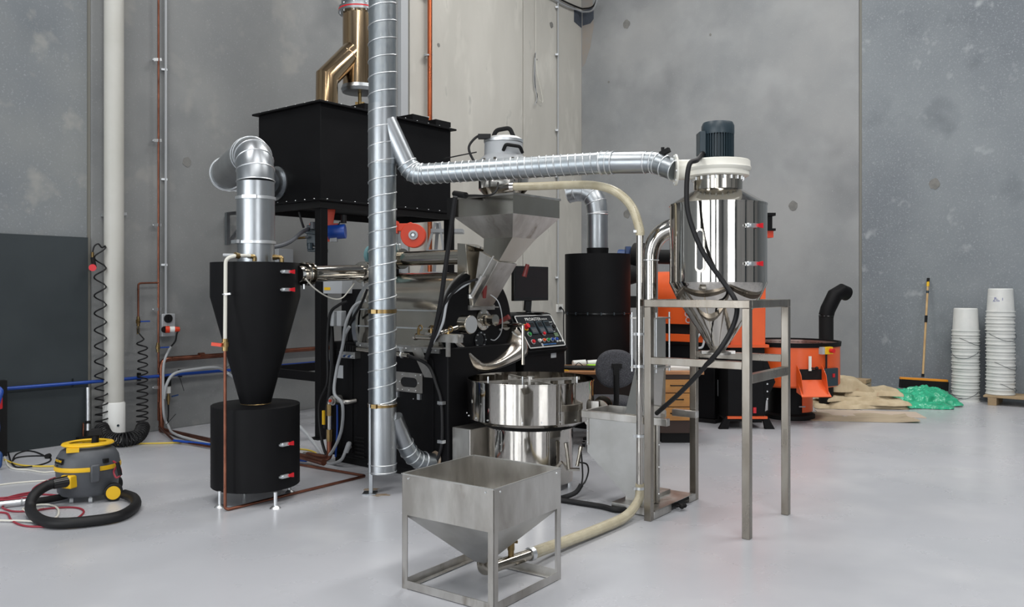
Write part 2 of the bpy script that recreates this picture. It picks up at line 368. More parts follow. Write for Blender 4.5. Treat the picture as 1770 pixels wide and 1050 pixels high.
# white downpipe
b = LW(197, 700, .13); b.z = 0
t = thing('drain_pipe', 'thick white vertical plastic pipe on the left wall', 'pipe', b)
m = MB(); m.cyl(b+V(0, 0, .02), b+V(0, 0, WH-.1), .092, n=32); part(t, 'pipe', m, 'pvc')
m = MB(); m.lathe([(.104, 0), (.104, .36), (.094, .375)], b, n=32); part(t, 'socket_sleeve', m, 'white')
m = MB(); pp, nn = oncyl(b, .104, 204, 736); m.cyl(pp, pp+nn*.006, .012, n=10); part(t, 'screw', m, 'motor')
m = MB(); m.bar(LW(175, 372, .02), LW(218, 370, .02), .03, .03, up=WN); part(t, 'bracket', m, 'ribbed')
m = MB(); a = LW(707, 500, .0); a.z = 0; m.M = Matrix.Translation(a) @ Matrix.Rotation(math.atan2(WD.y, WD.x), 4, 'Z')
# vertical thin copper pipe with branch
off = .07
t = thing('copper_water_pipe', 'thin copper pipe running up the left wall with blue-handled valves', 'pipe', LW(274, 740, off))
m = MB(); q0, q1 = LW(274, 735, off), LW(275, -300, off); q0.z = .12; q1.z = WH-.1; q1.x, q1.y = q0.x, q0.y; m.cyl(q0, q1, .011, n=10); part(t, 'riser', m, 'copper')
br = LW(239, 490, off); bt = LW(273, 489, off)
m = MB(); m.tube(bend([bt, br, LW(239, 548, off)], .03), .010, 10); part(t, 'branch', m, 'copper')
for v_ in (-60, 103, 243, 389, 535, 670):
    m = MB(); p = LW(274, v_, 0); m.bar(LW(265, v_, 0.0), LW(265, v_, off), .012); m.bar(LW(265, v_, off), LW(279, v_, off), .016, .03); part(t, 'pipe_clip', m, 'ribbed')
def ballvalve(parent, p, d, mt='brass', hd='blue', sz=1., hmat='valve_handle', axis=Z):
    v_ = part(parent, 'valve', MB().cyl(p-axis*.05*sz, p+axis*.05*sz, .016*sz, n=12).cyl(p-axis*.02*sz, p+axis*.02*sz, .023*sz, n=10).cyl(p, p+WN*.04*sz, .01*sz, n=8), mt)
    part(v_, hmat, MB().bar(p+WN*.04*sz, p+WN*.04*sz+Vector(d)*.10*sz, .02*sz, .012*sz), hd); return v_
ballvalve(t, LW(239, 556, off), WD); ballvalve(t, LW(273, 601, off), WD)
# thick copper loop
off = .09
c0 = LW(278, 748, off); c0.z = .06
pts = [P(640, 800, 7.35).lerp(P(600, 797, 7.4), .5), GZ(520, 789, .06), GZ(420, 775, .06), LW(279, 744, off), LW(279, 622, off), LW(560, 602, off), LW(640, 596, off)]
pts[0] = GZ(560, 800, .06)
t = thing('copper_gas_pipe', 'thick copper pipe looping from floor up and along the wall behind the cyclone', 'pipe', pts[3])
m = MB(); m.tube(bend(pts[3:], .09), .027, 14); part(t, 'wall_run', m, 'copper')
m = MB(); m.tube(bend([pts[3], pts[2], pts[1], pts[0]], .05), .027, 14); part(t, 'floor_run', m, 'copper')
for u_, v_ in ((279, 640), (348, 615), (430, 610), (279, 700)):
    m = MB(); p = LW(u_, v_, off); m.cyl(p-WD*.03 if u_ > 300 else p-Z*.03, p+WD*.03 if u_ > 300 else p+Z*.03, .033, n=14); part(t, 'fitting', m, 'copper')
m = MB(); m.tube(bend([LW(275, 738, .12), GZ(300, 762, .02), GZ(380, 776, .02), GZ(470, 786, .02)], .05), .011, 8); part(t, 'thin_pipe', m, 'copper')
# blue air line
z0 = LW(270, 651, .05)
m = MB(); m.tube([LW(-40, 676.5, .08), LW(148, 661.5, .08), LW(270, 651, .08), LW(400, 640, .08), LW(545, 627, .08), LW(640, 619, .08)], .017, 12)
t = thing('air_line', 'straight blue compressed air pipe along the left wall', 'pipe', LW(3, 673, .05))
part(t, 'pipe', m, 'blue')
for u_ in (124, 241, 312, 484):
    m = MB(); m.bar(LW(u_-3, None or 661-(u_-148)*.086, 0)-V(0, 0, .03), LW(u_-3, 661-(u_-148)*.086, 0)+V(0, 0, .05), .02, .10, up=WN); part(t, 'pipe_clip', m, 'black_flat')
m = MB(); m.tube(bend([GZ(300, 762, .03), GZ(375, 770, .03), GZ(470, 792, .02), GZ(530, 797, .02)], .1), .012, 8)
solo('air_hose', m, 'blue', 'blue hose lying on the floor behind the black bin', 'hose', GZ(300, 762, .0))
# conduit and switched socket
t = thing('power_conduit', 'grey conduit dropping down the wall to a switched socket', 'conduit', LW(287, 545, .03))
m = MB(); a = LW(286.5, 545, .03); b2 = Vector((a.x, a.y, WH-.1)); m.cyl(a, b2, .013, n=10); part(t, 'conduit', m, 'light_grey')
for v_ in (120, 310, 458):
    m = MB(); a = LW(284, v_, .0); m.bar(a, LW(284, v_, .03), .06, .02); part(t, 'saddle_clip', m, 'ribbed')
t = thing('switched_socket', 'light grey industrial power socket box with round switch', 'socket', LW(285, 560, 0))
F = plane_m(LW(285, 562, .0), WD, Z); m = MB(F); m.box(-.075, .075, -.12, .12, 0, .075); part(t, 'box', m, 'light_grey', bevel=.006)
m = MB(); p = LW(290, 551, .075); m.cyl(p, p+WN*.02, .045, n=20); k_ = part(t, 'switch', m, 'black_flat')
part(k_, 'knob', MB().bar(p+WN*.025-Z*.03, p+WN*.025+Z*.03, .014, .02, up=WN), 'black_flat')
p = LW(284, 570, .09); m = MB(); m.cyl(p, p+WN*.02, .035, n=16); part(t, 'outlet', m, 'black_flat')
t = thing('power_plug', 'orange and white industrial plug hanging from the grey socket', 'plug', LW(292, 571, .1))
p = LW(286, 570, .11); q = p+WD*.07+WN*.03; d = (q-p).normalized()
part(t, 'collar', MB().cyl(p, p+d*.04, .036, n=16), 'orange_red'); part(t, 'body', MB().cyl(p+d*.04, p+d*.09, .032, n=16), 'white'); part(t, 'grip', MB().cyl(p+d*.09, p+d*.14, .03, .024, n=16), 'orange_red')
e = p+d*.14
m = MB(); m.tube(cat([e, LW(306, 576, .14), LW(303, 590, .1), LW(295, 600, .06)], 6), .009, 8); part(t, 'cable', m, 'rubber')
m = MB(); m.tube(cat([LW(295, 600, .06), LW(284, 625, .12), LW(282, 660, .13), LW(283, 715, .14), LW(290, 735, .15), GZ(305, 752, .03), GZ(380, 772, .03)], 6), .013, 8)
solo('grey_cable', m, 'grey_cable', 'pale grey cable dropping down the wall beside the copper pipe', 'cable', LW(295, 600, .06))
m = MB(); m.tube(cat([LW(283, 690, .14), LW(288, 665, .16), LW(302, 646, .16), LW(335, 639, .16), LW(375, 636, .16), LW(400, 650, .18), P(425, 668, 8.2), P(470, 700, 7.9), P(520, 740, 7.7), GZ(560, 790, .03)], 6), .016, 8)
solo('grey_cable_loop', m, 'grey_cable', 'pale grey cable arching along the wall under the thick copper pipe', 'cable', LW(283, 690, .14))
# small filter regulator
t = thing('air_regulator', 'small black air filter regulator on the wall left of the cyclone', 'regulator', LW(291, 660, .05))
part(t, 'body', MB().cyl(LW(290, 650, .07), LW(290, 668, .07), .035, n=14), 'black_flat'); part(t, 'bowl', MB().cyl(LW(290, 668, .07), LW(290, 680, .07), .03, n=14), 'white')
part(t, 'stem', MB().cyl(LW(291, 680, .07), LW(291, 700, .07), .012, n=10).cyl(LW(291, 685, .07), LW(291, 694, .07), .018, n=10), 'brass')
part(t, 'valve_handle', MB().bar(LW(297, 686, .08), LW(308, 683, .08), .015, .012), 'blue_dark')
part(t, 'hose', MB().tube(cat([LW(291, 700, .07), LW(291, 720, .09), LW(289, 735, .1)], 5), .008, 8), 'rubber')
for pts_ in ([(309, 648), (313, 660), (318, 676)], [(287, 735), (295, 726), (304, 716)], [(390, 637), (397, 632), (402, 628)]):
    m = MB(); m.tube(cat([LW(a_, b_, .18) for a_, b_ in pts_], 4), .003, 6)
    solo('cable_tie', m, 'black_flat', {309: 'long black cable tie tail pointing down from the arching grey cable', 287: 'black cable tie tail pointing up near the floor beside the copper pipes', 390: 'short black cable tie tail just left of the black cone'}[pts_[0][0]], 'cable tie', LW(*pts_[0], .18), 'cable tie tails')
# coiled air hoses
def coil(name, label, ubase, pts, R0, mt='rubber'):
    # pts: list of (u, v, radius, v-spacing) down the wall, coil axis vertical
    out = []; a = 0.
    u0, v0, r0, s0 = pts[0]; L = LW(u0, v0, .14); v = v0
    i = 0
    while v < pts[-1][1]:
        while i < len(pts)-2 and v > pts[i+1][1]: i += 1
        f = (v-pts[i][1])/(pts[i+1][1]-pts[i][1]); u_ = pts[i][0]*(1-f)+pts[i+1][0]*f; rr = pts[i][2]*(1-f)+pts[i+1][2]*f; sp = pts[i][3]*(1-f)+pts[i+1][3]*f
        c = LW(u_, v, .14); out.append(c+WD*math.cos(a)*rr+WN*math.sin(a)*rr*.8); a += 2*PI/14; v += sp/14
    return out
left_top = [LW(172, 424, .08), LW(162, 428, .12), LW(160, 438, .13), LW(165, 446, .12)]
co = coil('', '', 0, [(173, 425, .05, 38), (173, 470, .055, 33), (174, 640, .055, 25), (176, 700, .06, 14), (178, 745, .065, 9)], 0)
co2 = coil('', '', 0, [(240, 585, .045, 18), (247, 600, .045, 15), (246, 700, .055, 11), (246, 738, .055, 8)], 0)
t = thing('coiled_air_hose', 'black coiled air hose hanging left of the thick white pipe', 'hose', LW(178, 745, .14))
part(t, 'coil', MB().tube(co, .0075, 6), 'rubber', smooth=60)
# floor heap of coils joining the two drops
heap = []; N = 26*16
ctr = cat([LW(176, 742, .16), GZ(188, 757, .07), GZ(212, 761, .07), GZ(236, 756, .07), LW(247, 738, .15)], 40)
for i in range(N):
    f = i/(N-1)*(len(ctr)-1); j = min(int(f), len(ctr)-2); c = ctr[j].lerp(ctr[j+1], f-j); tg = (ctr[j+1]-ctr[j]).normalized(); u_, v_, _ = basis(tg)
    a_ = 2*PI*i/16; rr = .062+.006*math.sin(i*.37); q = c+(u_*math.cos(a_)+v_*math.sin(a_))*rr; q.z = max(q.z, .008); heap.append(q)
part(t, 'floor_coil', MB().tube(heap, .0085, 6), 'rubber', smooth=60)
m = MB(); m.tube(cat([co[0], LW(176, 428, .12), LW(170, 422, .12), LW(163, 426, .12), LW(160, 437, .12)], 6), .0075, 8); part(t, 'hose_end', m, 'rubber')
p = LW(160, 445, .12)
part(t, 'coupling', MB().cyl(p+V(0, 0, .05), p-V(0, 0, .0), .014, n=10), 'brass')
part(t, 'trigger_body', MB().cyl(p, p+WD*.02-V(0, 0, .10), .02, n=12), 'black_flat')
part(t, 'nozzle_cap', MB().cyl(LW(160, 463, .13), LW(160, 463, .17), .034, n=16), 'red', label='red round cap')
t = thing('coiled_air_hose', 'black coiled air hose hanging from the small copper branch', 'hose', LW(246, 738, .14))
part(t, 'coil', MB().tube([LW(239, 562, .07), LW(239, 575, .09)]+co2, .0075, 6), 'rubber', smooth=60)
part(t, 'brass_fitting', MB().cyl(LW(239, 566, .07), LW(239, 578, .08), .014, n=10), 'brass')
# vacuum wand leaning in the corner of the panel
t = thing('vacuum_wand', 'chrome vacuum wand standing against the wall beside the dark panel', 'wand', LW(152, 760, .12))
part(t, 'tube', MB().cyl(LW(152, 670, .08), LW(152, 745, .12), .02, n=14), 'ribbed'); part(t, 'joint', MB().cyl(LW(152, 728, .11), LW(152, 733, .115), .024, n=14), 'black_flat')
q = LW(152, 762, .13); q.z = .05
part(t, 'foot', MB().cyl(LW(152, 745, .12), q, .026, n=14).bar(q-WD*.10, q+WD*.10, .06, .04), 'black_flat')
m = MB(); q = LW(144, 762, .1); m.cyl(Vector((q.x, q.y, .0)), Vector((q.x, q.y, .2)), .009, n=8); solo('copper_stub', m, 'copper', 'short copper stub rising from the floor by the dark panel', 'pipe', Vector((q.x, q.y, 0)))
# conduits on the pale part of the wall
for u_, lab in ((964.5, 'slim grey conduit running up the wall nearest the room corner'),):
    t = thing('wall_conduit', lab, 'conduit', LW(u_, 525, .03)); a = LW(u_, 525, .03)
    part(t, 'conduit', MB().cyl(a, Vector((a.x, a.y, WH-.1)), .013, n=8), 'light_grey')
    for v_ in (12, 94, 225, 305, 480): part(t, 'saddle_clip', MB().bar(LW(u_-2, v_, .0), LW(u_-2, v_, .05), .05, .03), 'ribbed')
t = thing('wall_socket', 'white double power socket on the pale wall beside the rear black drum', 'socket', LW(966, 533, 0))
F = plane_m(LW(966, 533, 0), WD, Z); part(t, 'plate', MB(F).box(-.09, .09, -.07, .07, 0, .03), 'white', bevel=.004)
part(t, 'plug', MB().cyl(LW(969, 533, .03), LW(969, 533, .09), .028, n=12), 'black_flat')
part(t, 'cable', MB().tube(cat([LW(969, 533, .09), LW(974, 538, .14), LW(974, 560, .12), LW(975, 600, .1), LW(976, 640, .1)], 6), .01, 8), 'rubber')
a = LW(743, 375, .09); m = MB(); m.cyl(Vector((a.x, a.y, .3)), Vector((a.x, a.y, WH-.1)), .034, n=14)
t = thing('copper_riser', 'bright orange copper pipe rising above the black tank', 'pipe', Vector((a.x, a.y, .3))); part(t, 'pipe', m, 'copper_red')
for v_ in (95, 203, -10): part(t, 'saddle_clip', MB().bar(LW(736, v_, 0), LW(736, v_, .08), .03, .03).bar(LW(735, v_, .08), LW(747, v_, .08), .02, .05, up=WN), 'light_grey')
# pale channel up the wall beside the big duct
a0, a1 = LW(688, 0, .0), LW(700, 0, .0); m = MB(); m.hexa([(a0.x, a0.y, 0.01), (a1.x, a1.y, 0.01), (a1.x+WN.x*.06, a1.y+WN.y*.06, 0.01), (a0.x+WN.x*.06, a0.y+WN.y*.06, .01)], [(a0.x, a0.y, WH-.1), (a1.x, a1.y, WH-.1), (a1.x+WN.x*.06, a1.y+WN.y*.06, WH-.1), (a0.x+WN.x*.06, a0.y+WN.y*.06, WH-.1)])
solo('cable_channel', m, 'light_grey', 'pale grey vertical channel on the wall right of the big spiral duct', 'channel', tuple(LW(694, 0, 0))[:2]+(0,), smooth=0)
# hanging loose wires
t = thing('hanging_wires', 'bundle of thin loose wires hanging on the pale wall', 'wire', LW(925, 90, .05))
part(t, 'drop_wire', MB().tube([LW(926, -200, .04), LW(926, 92, .04)], .004, 6), 'cord_white')
for j, pts_ in enumerate(([(926, 90), (925, 120), (926, 150), (928, 172), (924, 181)], [(925, 92), (924, 130), (926, 155), (929, 165), (927, 178)], [(926, 90), (928, 125), (934, 150), (938, 172), (937, 177), (932, 172), (928, 160)], [(925, 95), (923, 140), (927, 160)])):
    part(t, 'wire', MB().tube(cat([LW(a_, b_, .05) for a_, b_ in pts_], 5), .006, 6), ['grey_cable', 'rubber', 'cord_white', 'grey_cable'][j])

# ------------------------------------------------------------------ helpers for sheet-metal things
def latch(parent, p, n, s=1., left=True):
    n = Vector(n); tdir = Z.cross(n).normalized(); F = plane_m(p+n*.004, tdir, Z)
    l = part(parent, 'latch', MB(F).box(-.045*s, .02*s, -.012*s, .012*s, -.004, .014*s).cyl((-.03*s, 0, 0), (-.03*s, 0, .024*s), .009*s, n=8).box(-.06*s, -.04*s, -.006*s, .006*s, 0, .012*s), 'ribbed')
    part(l, 'latch_handle', MB(F).prism([(.015*s, -.008*s), (.055*s, -.015*s), (.055*s, .015*s), (.015*s, .008*s)], (0, 0, .012*s), (1, 0, 0), (0, 1, 0), .012*s), 'red')
def bolts(parent, pts, n, r, mt='ribbed', name='bolt'):
    n = Vector(n).normalized()
    for p in pts: part(parent, name, MB().cyl(Vector(p), Vector(p)+n*r*.8, r, r*.7, n=6), mt)
def duct(parent, name, pts, r, mt, n=32): return part(parent, name, MB().tube(pts, r, n), mt, smooth=50)
def seg_elbow(parent, name, pts, r, mt, rib='ribbed', n=28):
    """lobster-back elbow: gored pieces with a raised bead at each joint"""
    e = part(parent, name, MB().tube(pts, r, n), mt, smooth=22)
    for i, p in enumerate(pts):
        d = (pts[min(i+1, len(pts)-1)]-pts[max(i-1, 0)]).normalized(); part(e, 'bead', MB().torus(p, tuple(d), r+.001, .0045, 28, 6), rib)
    return e
def arc(p0, p1, p2, n): return [p0*(1-k/n)**2+p1*2*(k/n)*(1-k/n)+p2*(k/n)**2 for k in range(n+1)]

# ------------------------------------------------------------------ black tank (afterburner box) on its stand
FT = Matrix.Translation(V(-1.91, 8.37, 0)) @ Matrix.Rotation(ROT, 4, 'Z'); TX, TY, TZ0, TZ1 = -1.046, 1.90, 2.40, 3.36
t = thing('smoke_burner_tank', 'large black sheet-metal box tank raised on black posts', 'tank', V(-1.91, 8.37, 0), ROT)
part(t, 'tank_body', MB(FT).box(TX, 0, 0, TY, TZ0, TZ1), 'black', bevel=.004)
part(t, 'top_flange', MB(FT).box(TX-.05, .05, -.05, TY+.05, TZ1, TZ1+.02), 'black', bevel=.002)
part(t, 'bottom_flange', MB(FT).box(TX-.05, .05, -.05, TY+.05, TZ0-.02, TZ0), 'black', bevel=.002)
part(t, 'frame_beam', MB(FT).box(TX-.03, .03, -.03, .02, TZ0-.09, TZ0-.022), 'black_flat'); part(t, 'frame_beam', MB(FT).box(-.02, .03, .02, TY+.03, TZ0-.09, TZ0-.022), 'black_flat')
part(t, 'frame_beam', MB(FT).box(TX-.03, TX+.02, .02, TY+.03, TZ0-.09, TZ0-.022), 'black_flat'); part(t, 'frame_beam', MB(FT).box(TX+.02, -.02, TY-.02, TY+.03, TZ0-.09, TZ0-.022), 'black_flat')
for x, y in ((-.02, 0), (-.02, TY-.03), (TX+.02, 0.01), (TX+.02, TY-.03)):
    part(t, 'post', MB(FT).box(x-.045, x+.045, y-.02, y+.07, .012, TZ0-.09), 'black', bevel=.003)
    part(t, 'foot_plate', MB(FT).box(x-.1, x+.06, y-.06, y+.09, 0, .012), 'black')
part(t, 'low_beam', MB(FT).box(TX+.05, -.06, .0, .05, .57, .66), 'black'); part(t, 'low_beam', MB(FT).box(TX-.01, TX+.04, .08, TY-.06, .57, .66), 'black')
for i in range(7):
    x = TX+.08+i*(-TX-.14)/6; bolts(t, [FT @ V(x, -.03, TZ0), FT @ V(x, -.03, TZ1+.02)], Z, .009)
for i in range(11):
    y = .06+i*(TY-.1)/10; bolts(t, [FT @ V(.03, y, TZ0), FT @ V(.03, y, TZ1+.02)], Z, .009)
for y0 in (.55, 1.25, 1.62): part(t, 'roof_rib', MB(FT).box(-.3, .03, y0, y0+.25, TZ1+.02, TZ1+.09), 'black')
part(t, 'lifting_eye', MB(FT).torus(FT.inverted() @ (FT @ V(-.1, 1.0, TZ1+.06)), (1, 0, 0), .03, .008, 16, 6), 'ribbed')
p = FT @ V(-.72, 0, 2.61); part(t, 'inlet_collar', MB().cyl(p, p-EA*.10, .15, n=32).cyl(p, p-EA*.015, .18, n=32), 'alu_duct')

# bronze flue
ax1 = V(-1.964, 8.9, 0); ax2 = ax1+EA*.455
t = thing('flue_stack', 'bronze-toned steel flue with angled branch above the black tank', 'flue', ax1+V(0, 0, TZ1+.02))
part(t, 'branch_pipe', MB().tube([ax1+V(0, 0, TZ1+.02), ax1+V(0, 0, 3.74), ax2+V(0, 0, 4.2)], .118, 40), 'bronze', smooth=28)
part(t, 'main_pipe', MB().lathe([(.186, 3.74), (.186, 4.56)], ax2, n=40), 'bronze')
part(t, 'weld_seam', MB().torus(ax1.lerp(ax2, .62)+V(0, 0, 4.02), tuple((ax2-ax1+V(0, 0, .46)).normalized()), .119, .005, 32, 6), 'bronze')
part(t, 'bottom_cap', MB().lathe([(.0001, 3.66), (.19, 3.665), (.205, 3.70), (.19, 3.74)], ax2, n=40), 'alu_duct')
part(t, 'drain_tap', MB().cyl(ax2+V(0, 0, 3.66), ax2+V(0, 0, 3.48), .02, n=10).bar(ax2+V(-.05, 0, 3.55), ax2+V(.05, 0, 3.55), .015, .03).cyl(ax2+V(0, 0, 3.52), ax2+V(0, 0, 3.46), .028, n=10), 'brass')
part(t, 'gasket', MB().cyl(ax2+V(0, 0, 4.56), ax2+V(0, 0, 4.575), .232, n=40), 'red')
part(t, 'flange', MB().cyl(ax2+V(0, 0, 4.535), ax2+V(0, 0, 4.56), .232, n=40).cyl(ax2+V(0, 0, 4.575), ax2+V(0, 0, 4.60), .228, n=40), 'alu_duct')
for k in range(10): part(t, 'bolt', MB().cyl(ax2+V(.21*math.cos(k*.628+.2), .21*math.sin(k*.628+.2), 4.52), ax2+V(.21*math.cos(k*.628+.2), .21*math.sin(k*.628+.2), 4.62), .009, n=6), 'ribbed')
part(t, 'upper_duct', MB().lathe([(.2, 4.60), (.2, WH-.02)], ax2, n=40), 'galvanised')
for z in (4.70, 4.86, 5.02): part(t, 'bead', MB().torus(ax2+V(0, 0, z), (0, 0, 1), .2, .006, 36, 6), 'ribbed')

# ------------------------------------------------------------------ big vertical spiral duct with side branch
D0 = V(-.958, 6.2, 0); R = .101
t = thing('spiral_duct', 'tall galvanised spiral duct standing in front of the roaster', 'duct', D0)
zb = .14
part(t, 'duct_tube', MB().lathe([(R, .62), (R, WH-.02)], D0, n=48), 'galvanised')
part(t, 'spiral_seam', MB().tube(helix(D0+V(0, 0, .66), D0+V(0, 0, 4.6), R+.002, .127, 28), .0048, 6), 'ribbed', smooth=60)
part(t, 'base_sleeve', MB().lathe([(R-.004, zb), (R+.002, zb+.005), (R+.002, .66)], D0, n=48), 'alu_duct', label='plain galvanised sleeve')
for z in (.155, .21, .655): part(t, 'bead', MB().torus(D0+V(0, 0, z), (0, 0, 1), R+.003, .004, 40, 6), 'ribbed')
for v_ in (539, 703):
    z = 1.5-(v_-500)*6.1/1450; b_ = part(t, 'band_clamp', MB().lathe([(R+.003, z-.014), (R+.006, z-.014), (R+.006, z+.014), (R+.003, z+.014)], D0, n=40, closed=True), 'brass')
    p, n = oncyl(D0, R+.006, 648, v_); part(b_, 'clamp_screw', MB(plane_m(p, Z.cross(n), Z)).box(-.02, .02, -.015, .015, 0, .02), 'brass')
part(t, 'support_foot', MB().box(-1.045, -1.02, 6.13, 6.155, .01, .66).box(-1.09, -.99, 6.09, 6.19, 0, .01), 'alu_duct')
part(t, 'saddle_plate', MB().lathe([(R+.002, 2.42), (R+.004, 2.42), (R+.004, 2.86), (R+.002, 2.86)], D0, n=40, closed=True), 'alu_duct')
# ---- branch duct to the silver cyclone
q0 = P(672, 216, 6.16); q1 = P(712, 302, 6.2); q2 = P(1040, 282, 5.80)
t2 = thing('branch_duct', 'galvanised spiral duct running across from the tall duct to the silver cyclone', 'duct', q0)
q1a = q1.lerp(q0, .22); q1b = q1.lerp(q2, .055)
duct(t2, 'angled_section', [q0-(q1a-q0)*.12+V(-.0, .02, 0), q1a], .070, 'alu_duct')
seg_elbow(t2, 'elbow', arc(q1a, q1+(q1-q1b)*.0, q1b, 4), .076, 'galvanised')
part(t2, 'spiral_section', MB().tube([q1b, q2], .074, 40), 'galvanised')
part(t2, 'spiral_seam', MB().tube(helix(q1b, q2, .076, .052, 24), .0036, 6), 'ribbed', smooth=60)
q3 = P(1132, 281, 5.62); q4 = P(1166, 294, 5.52)
seg_elbow(t2, 'reducer', [q2, q2.lerp(q3, .12), q2.lerp(q3, .22)], .077, 'galvanised')
duct(t2, 'short_pipe', [q2.lerp(q3, .2), q2.lerp(q3, .85)], .073, 'alu_duct')
seg_elbow(t2, 'end_collar', [q2.lerp(q3, .82), q2.lerp(q3, .95), q3.lerp(q4, .12), q3.lerp(q4, .5), q4], .070, 'galvanised')
p = q3.lerp(q4, .4)+Z*.07; part(t2, 'hose_clip', MB().bar(p-EB*.03, p+EB*.05+Z*.03, .03, .03).bar(p, p+Z*.05, .02), 'black_flat')

# elbow duct from the tall duct's foot into the roaster side
FR = Matrix.Translation(V(-1.426, 7.18, 0)) @ Matrix.Rotation(ROT, 4, 'Z')
def loc_t(u, v, s):                                 # point on roaster plane s = const seen at (u, v): returns (t, s, z)
    k = (u-885)/FPX; t_ = (k*(7.18+EA.y*s)+1.426-EA.x*s)/(EB.x-k*EB.y); Y = 7.18+EB.y*t_+EA.y*s; return V(t_, s, CH-(v-HZ)/FPX*Y)
def loc_s(u, v, t_):
    k = (u-885)/FPX; s = (k*(7.18+EB.y*t_)+1.426-EB.x*t_)/(EA.x-k*EA.y); Y = 7.18+EB.y*t_+EA.y*s; return V(t_, s, CH-(v-HZ)/FPX*Y)
port = FR @ loc_t(752, 796, -.01)
t3 = thing('exhaust_elbow_duct', 'short galvanised duct bending from the tall duct into the black machine base', 'duct', V(port.x, port.y, port.z))
s0 = D0+V(.085, .02, .55); s1 = FR @ loc_t(712, 797, -.22)
s1b = s1.lerp(port, .15)
duct(t3, 'angled_section', [s0, s0.lerp(s1, .62)], .062, 'alu_duct')
seg_elbow(t3, 'elbow', arc(s0.lerp(s1, .6), s1, s1.lerp(port, .5), 4), .066, 'galvanised')
duct(t3, 'end_pipe', [s1.lerp(port, .45), port+EA*.0], .055, 'galvanised')
part(t3, 'port_ring', MB().torus(port, tuple((port-s1).normalized()), .06, .012, 28, 6), 'stain')

# ------------------------------------------------------------------ black cyclone with bin
CC = V(-1.842, 6.03, 0); CR = .308
t = thing('chaff_cyclone', 'tall black chaff cyclone standing on a black collection bin', 'cyclone', CC)
part(t, 'cyclone_body', MB().lathe([(.0001, 1.688), (CR+.004, 1.688), (CR+.004, 1.446), (.102, .665)], CC, n=64), 'black')
part(t, 'bin', MB().lathe([(.0001, .10), (CR-.005, .10), (CR, .105), (CR, .672), (CR-.006, .676), (.0001, .678)], CC, n=64), 'black')
part(t, 'collar_ring', MB().torus(CC+V(0, 0, .68), (0, 0, 1), .104, .004, 40, 6), 'brass')
for u_, v_ in ((495, 470), (495, 501), (493, 768), (493, 823)):
    p, n = oncyl(CC, CR+.004, u_, v_); latch(t, p, n, 1.)
for u_, v_ in ((380, 879), (476, 881)):
    g = GZ(u_, v_-2); d = (V(CC.x, CC.y, 0)-g); g2 = g+d*.0
    lg = part(t, 'leg', MB().cyl(g+V(0, 0, .012), g+V(0, 0, .11), .013, n=12), 'ribbed'); part(lg, 'foot', MB().lathe([(.038, 0), (.034, .006), (.013, .02)], g, n=20), 'ribbed')
for dx, dy in ((.20, .16), (-.14, .2)):
    g = CC+V(dx, dy, 0); lg = part(t, 'leg', MB().cyl(g+V(0, 0, .012), g+V(0, 0, .11), .013, n=12), 'ribbed'); part(lg, 'foot', MB().lathe([(.038, 0), (.034, .006), (.013, .02)], g, n=20), 'ribbed')
# silver outlet duct with elbow
t = thing('outlet_duct', 'fat silver duct rising from the black cyclone and curving back to the tank', 'duct', CC+V(0, 0, 1.69))
r_ = .131
Q = P(392, 300, 7.15); top = V(CC.x, CC.y, 2.62); st = V(CC.x, CC.y, 1.69)
part(t, 'lower_sleeve', MB().lathe([(r_-.002, 1.69), (r_-.002, 1.86)], CC, n=40), 'alu_duct', label='shiny lower sleeve')
part(t, 'riser', MB().lathe([(r_+.002, 1.84), (r_+.002, 2.16)], CC, n=40), 'alu_duct')
part(t, 'upper_riser', MB().lathe([(r_, 2.14), (r_, 2.27)], CC, n=40), 'alu_duct')
for v_ in (418, 340):
    z = 1.5-(v_-500)*5.9/1450; rg = part(t, 'clamp_ring', MB().lathe([(r_+.002, z-.012), (r_+.01, z-.01), (r_+.01, z+.01), (r_+.002, z+.012)], CC, n=40, closed=True), 'ribbed')
    p, n = oncyl(CC, r_+.01, 432 if v_ < 400 else 409, v_); part(rg, 'clamp_lever', MB(plane_m(p, Z.cross(n), Z)).box(-.05, .05, -.012, .012, 0, .02), 'ribbed')
e0 = V(CC.x, CC.y, 2.27); hd = (V(Q.x, Q.y, 0)-V(CC.x, CC.y, 0)).normalized()
e2 = V(CC.x, CC.y, 2.50)+hd*.27
seg_elbow(t, 'elbow', arc(e0, V(CC.x, CC.y, 2.50), e2, 5), r_+.001, 'alu_duct')
duct(t, 'cross_pipe', [e2-hd*.01, Q], r_, 'alu_duct')
stub = FT @ V(-.72, -.10, 2.61)
seg_elbow(t, 'rear_elbow', arc(Q, Q+hd*.28, Q.lerp(stub, .45)+V(-.02, .0, .02), 4), r_+.001, 'alu_duct')
duct(t, 'rear_pipe', [Q.lerp(stub, .43)+V(-.02, 0, .02), stub], r_-.004, 'alu_duct')
part(t, 'clamp_ring', MB().torus(Q, tuple(hd), r_+.006, .008, 40, 6), 'ribbed')
# water spray line on the cyclone
t = thing('water_feed_line', 'white hose and copper pipe with red-handled valve down the front of the cyclone', 'pipe', GZ(389, 882))
Yf = 5.66
part(t, 'hose', MB().tube(bend([P(436, 443, 5.82), P(408, 442, 5.7), P(390, 447, Yf), P(389, 590, Yf)], .1), .0125, 12), 'cord_white')
part(t, 'hose_end', MB().cyl(P(408, 442, 5.71), P(386, 441, 5.71), .013, .010, n=10), 'light_grey')
part(t, 'brass_elbow', MB().tube(bend([P(428, 443, 5.80), P(440, 444, 5.82), P(440, 452, 5.82)], .02), .016, 10).cyl(P(413, 443, 5.73), P(406, 441, 5.70), .02, n=10), 'brass')
part(t, 'brass_elbow', MB().tube(bend([P(474, 445, 5.95), P(487, 445, 5.95), P(487, 454, 5.95)], .02), .016, 10).cyl(P(472, 445, 5.95), P(478, 445, 5.95), .02, n=10), 'brass')
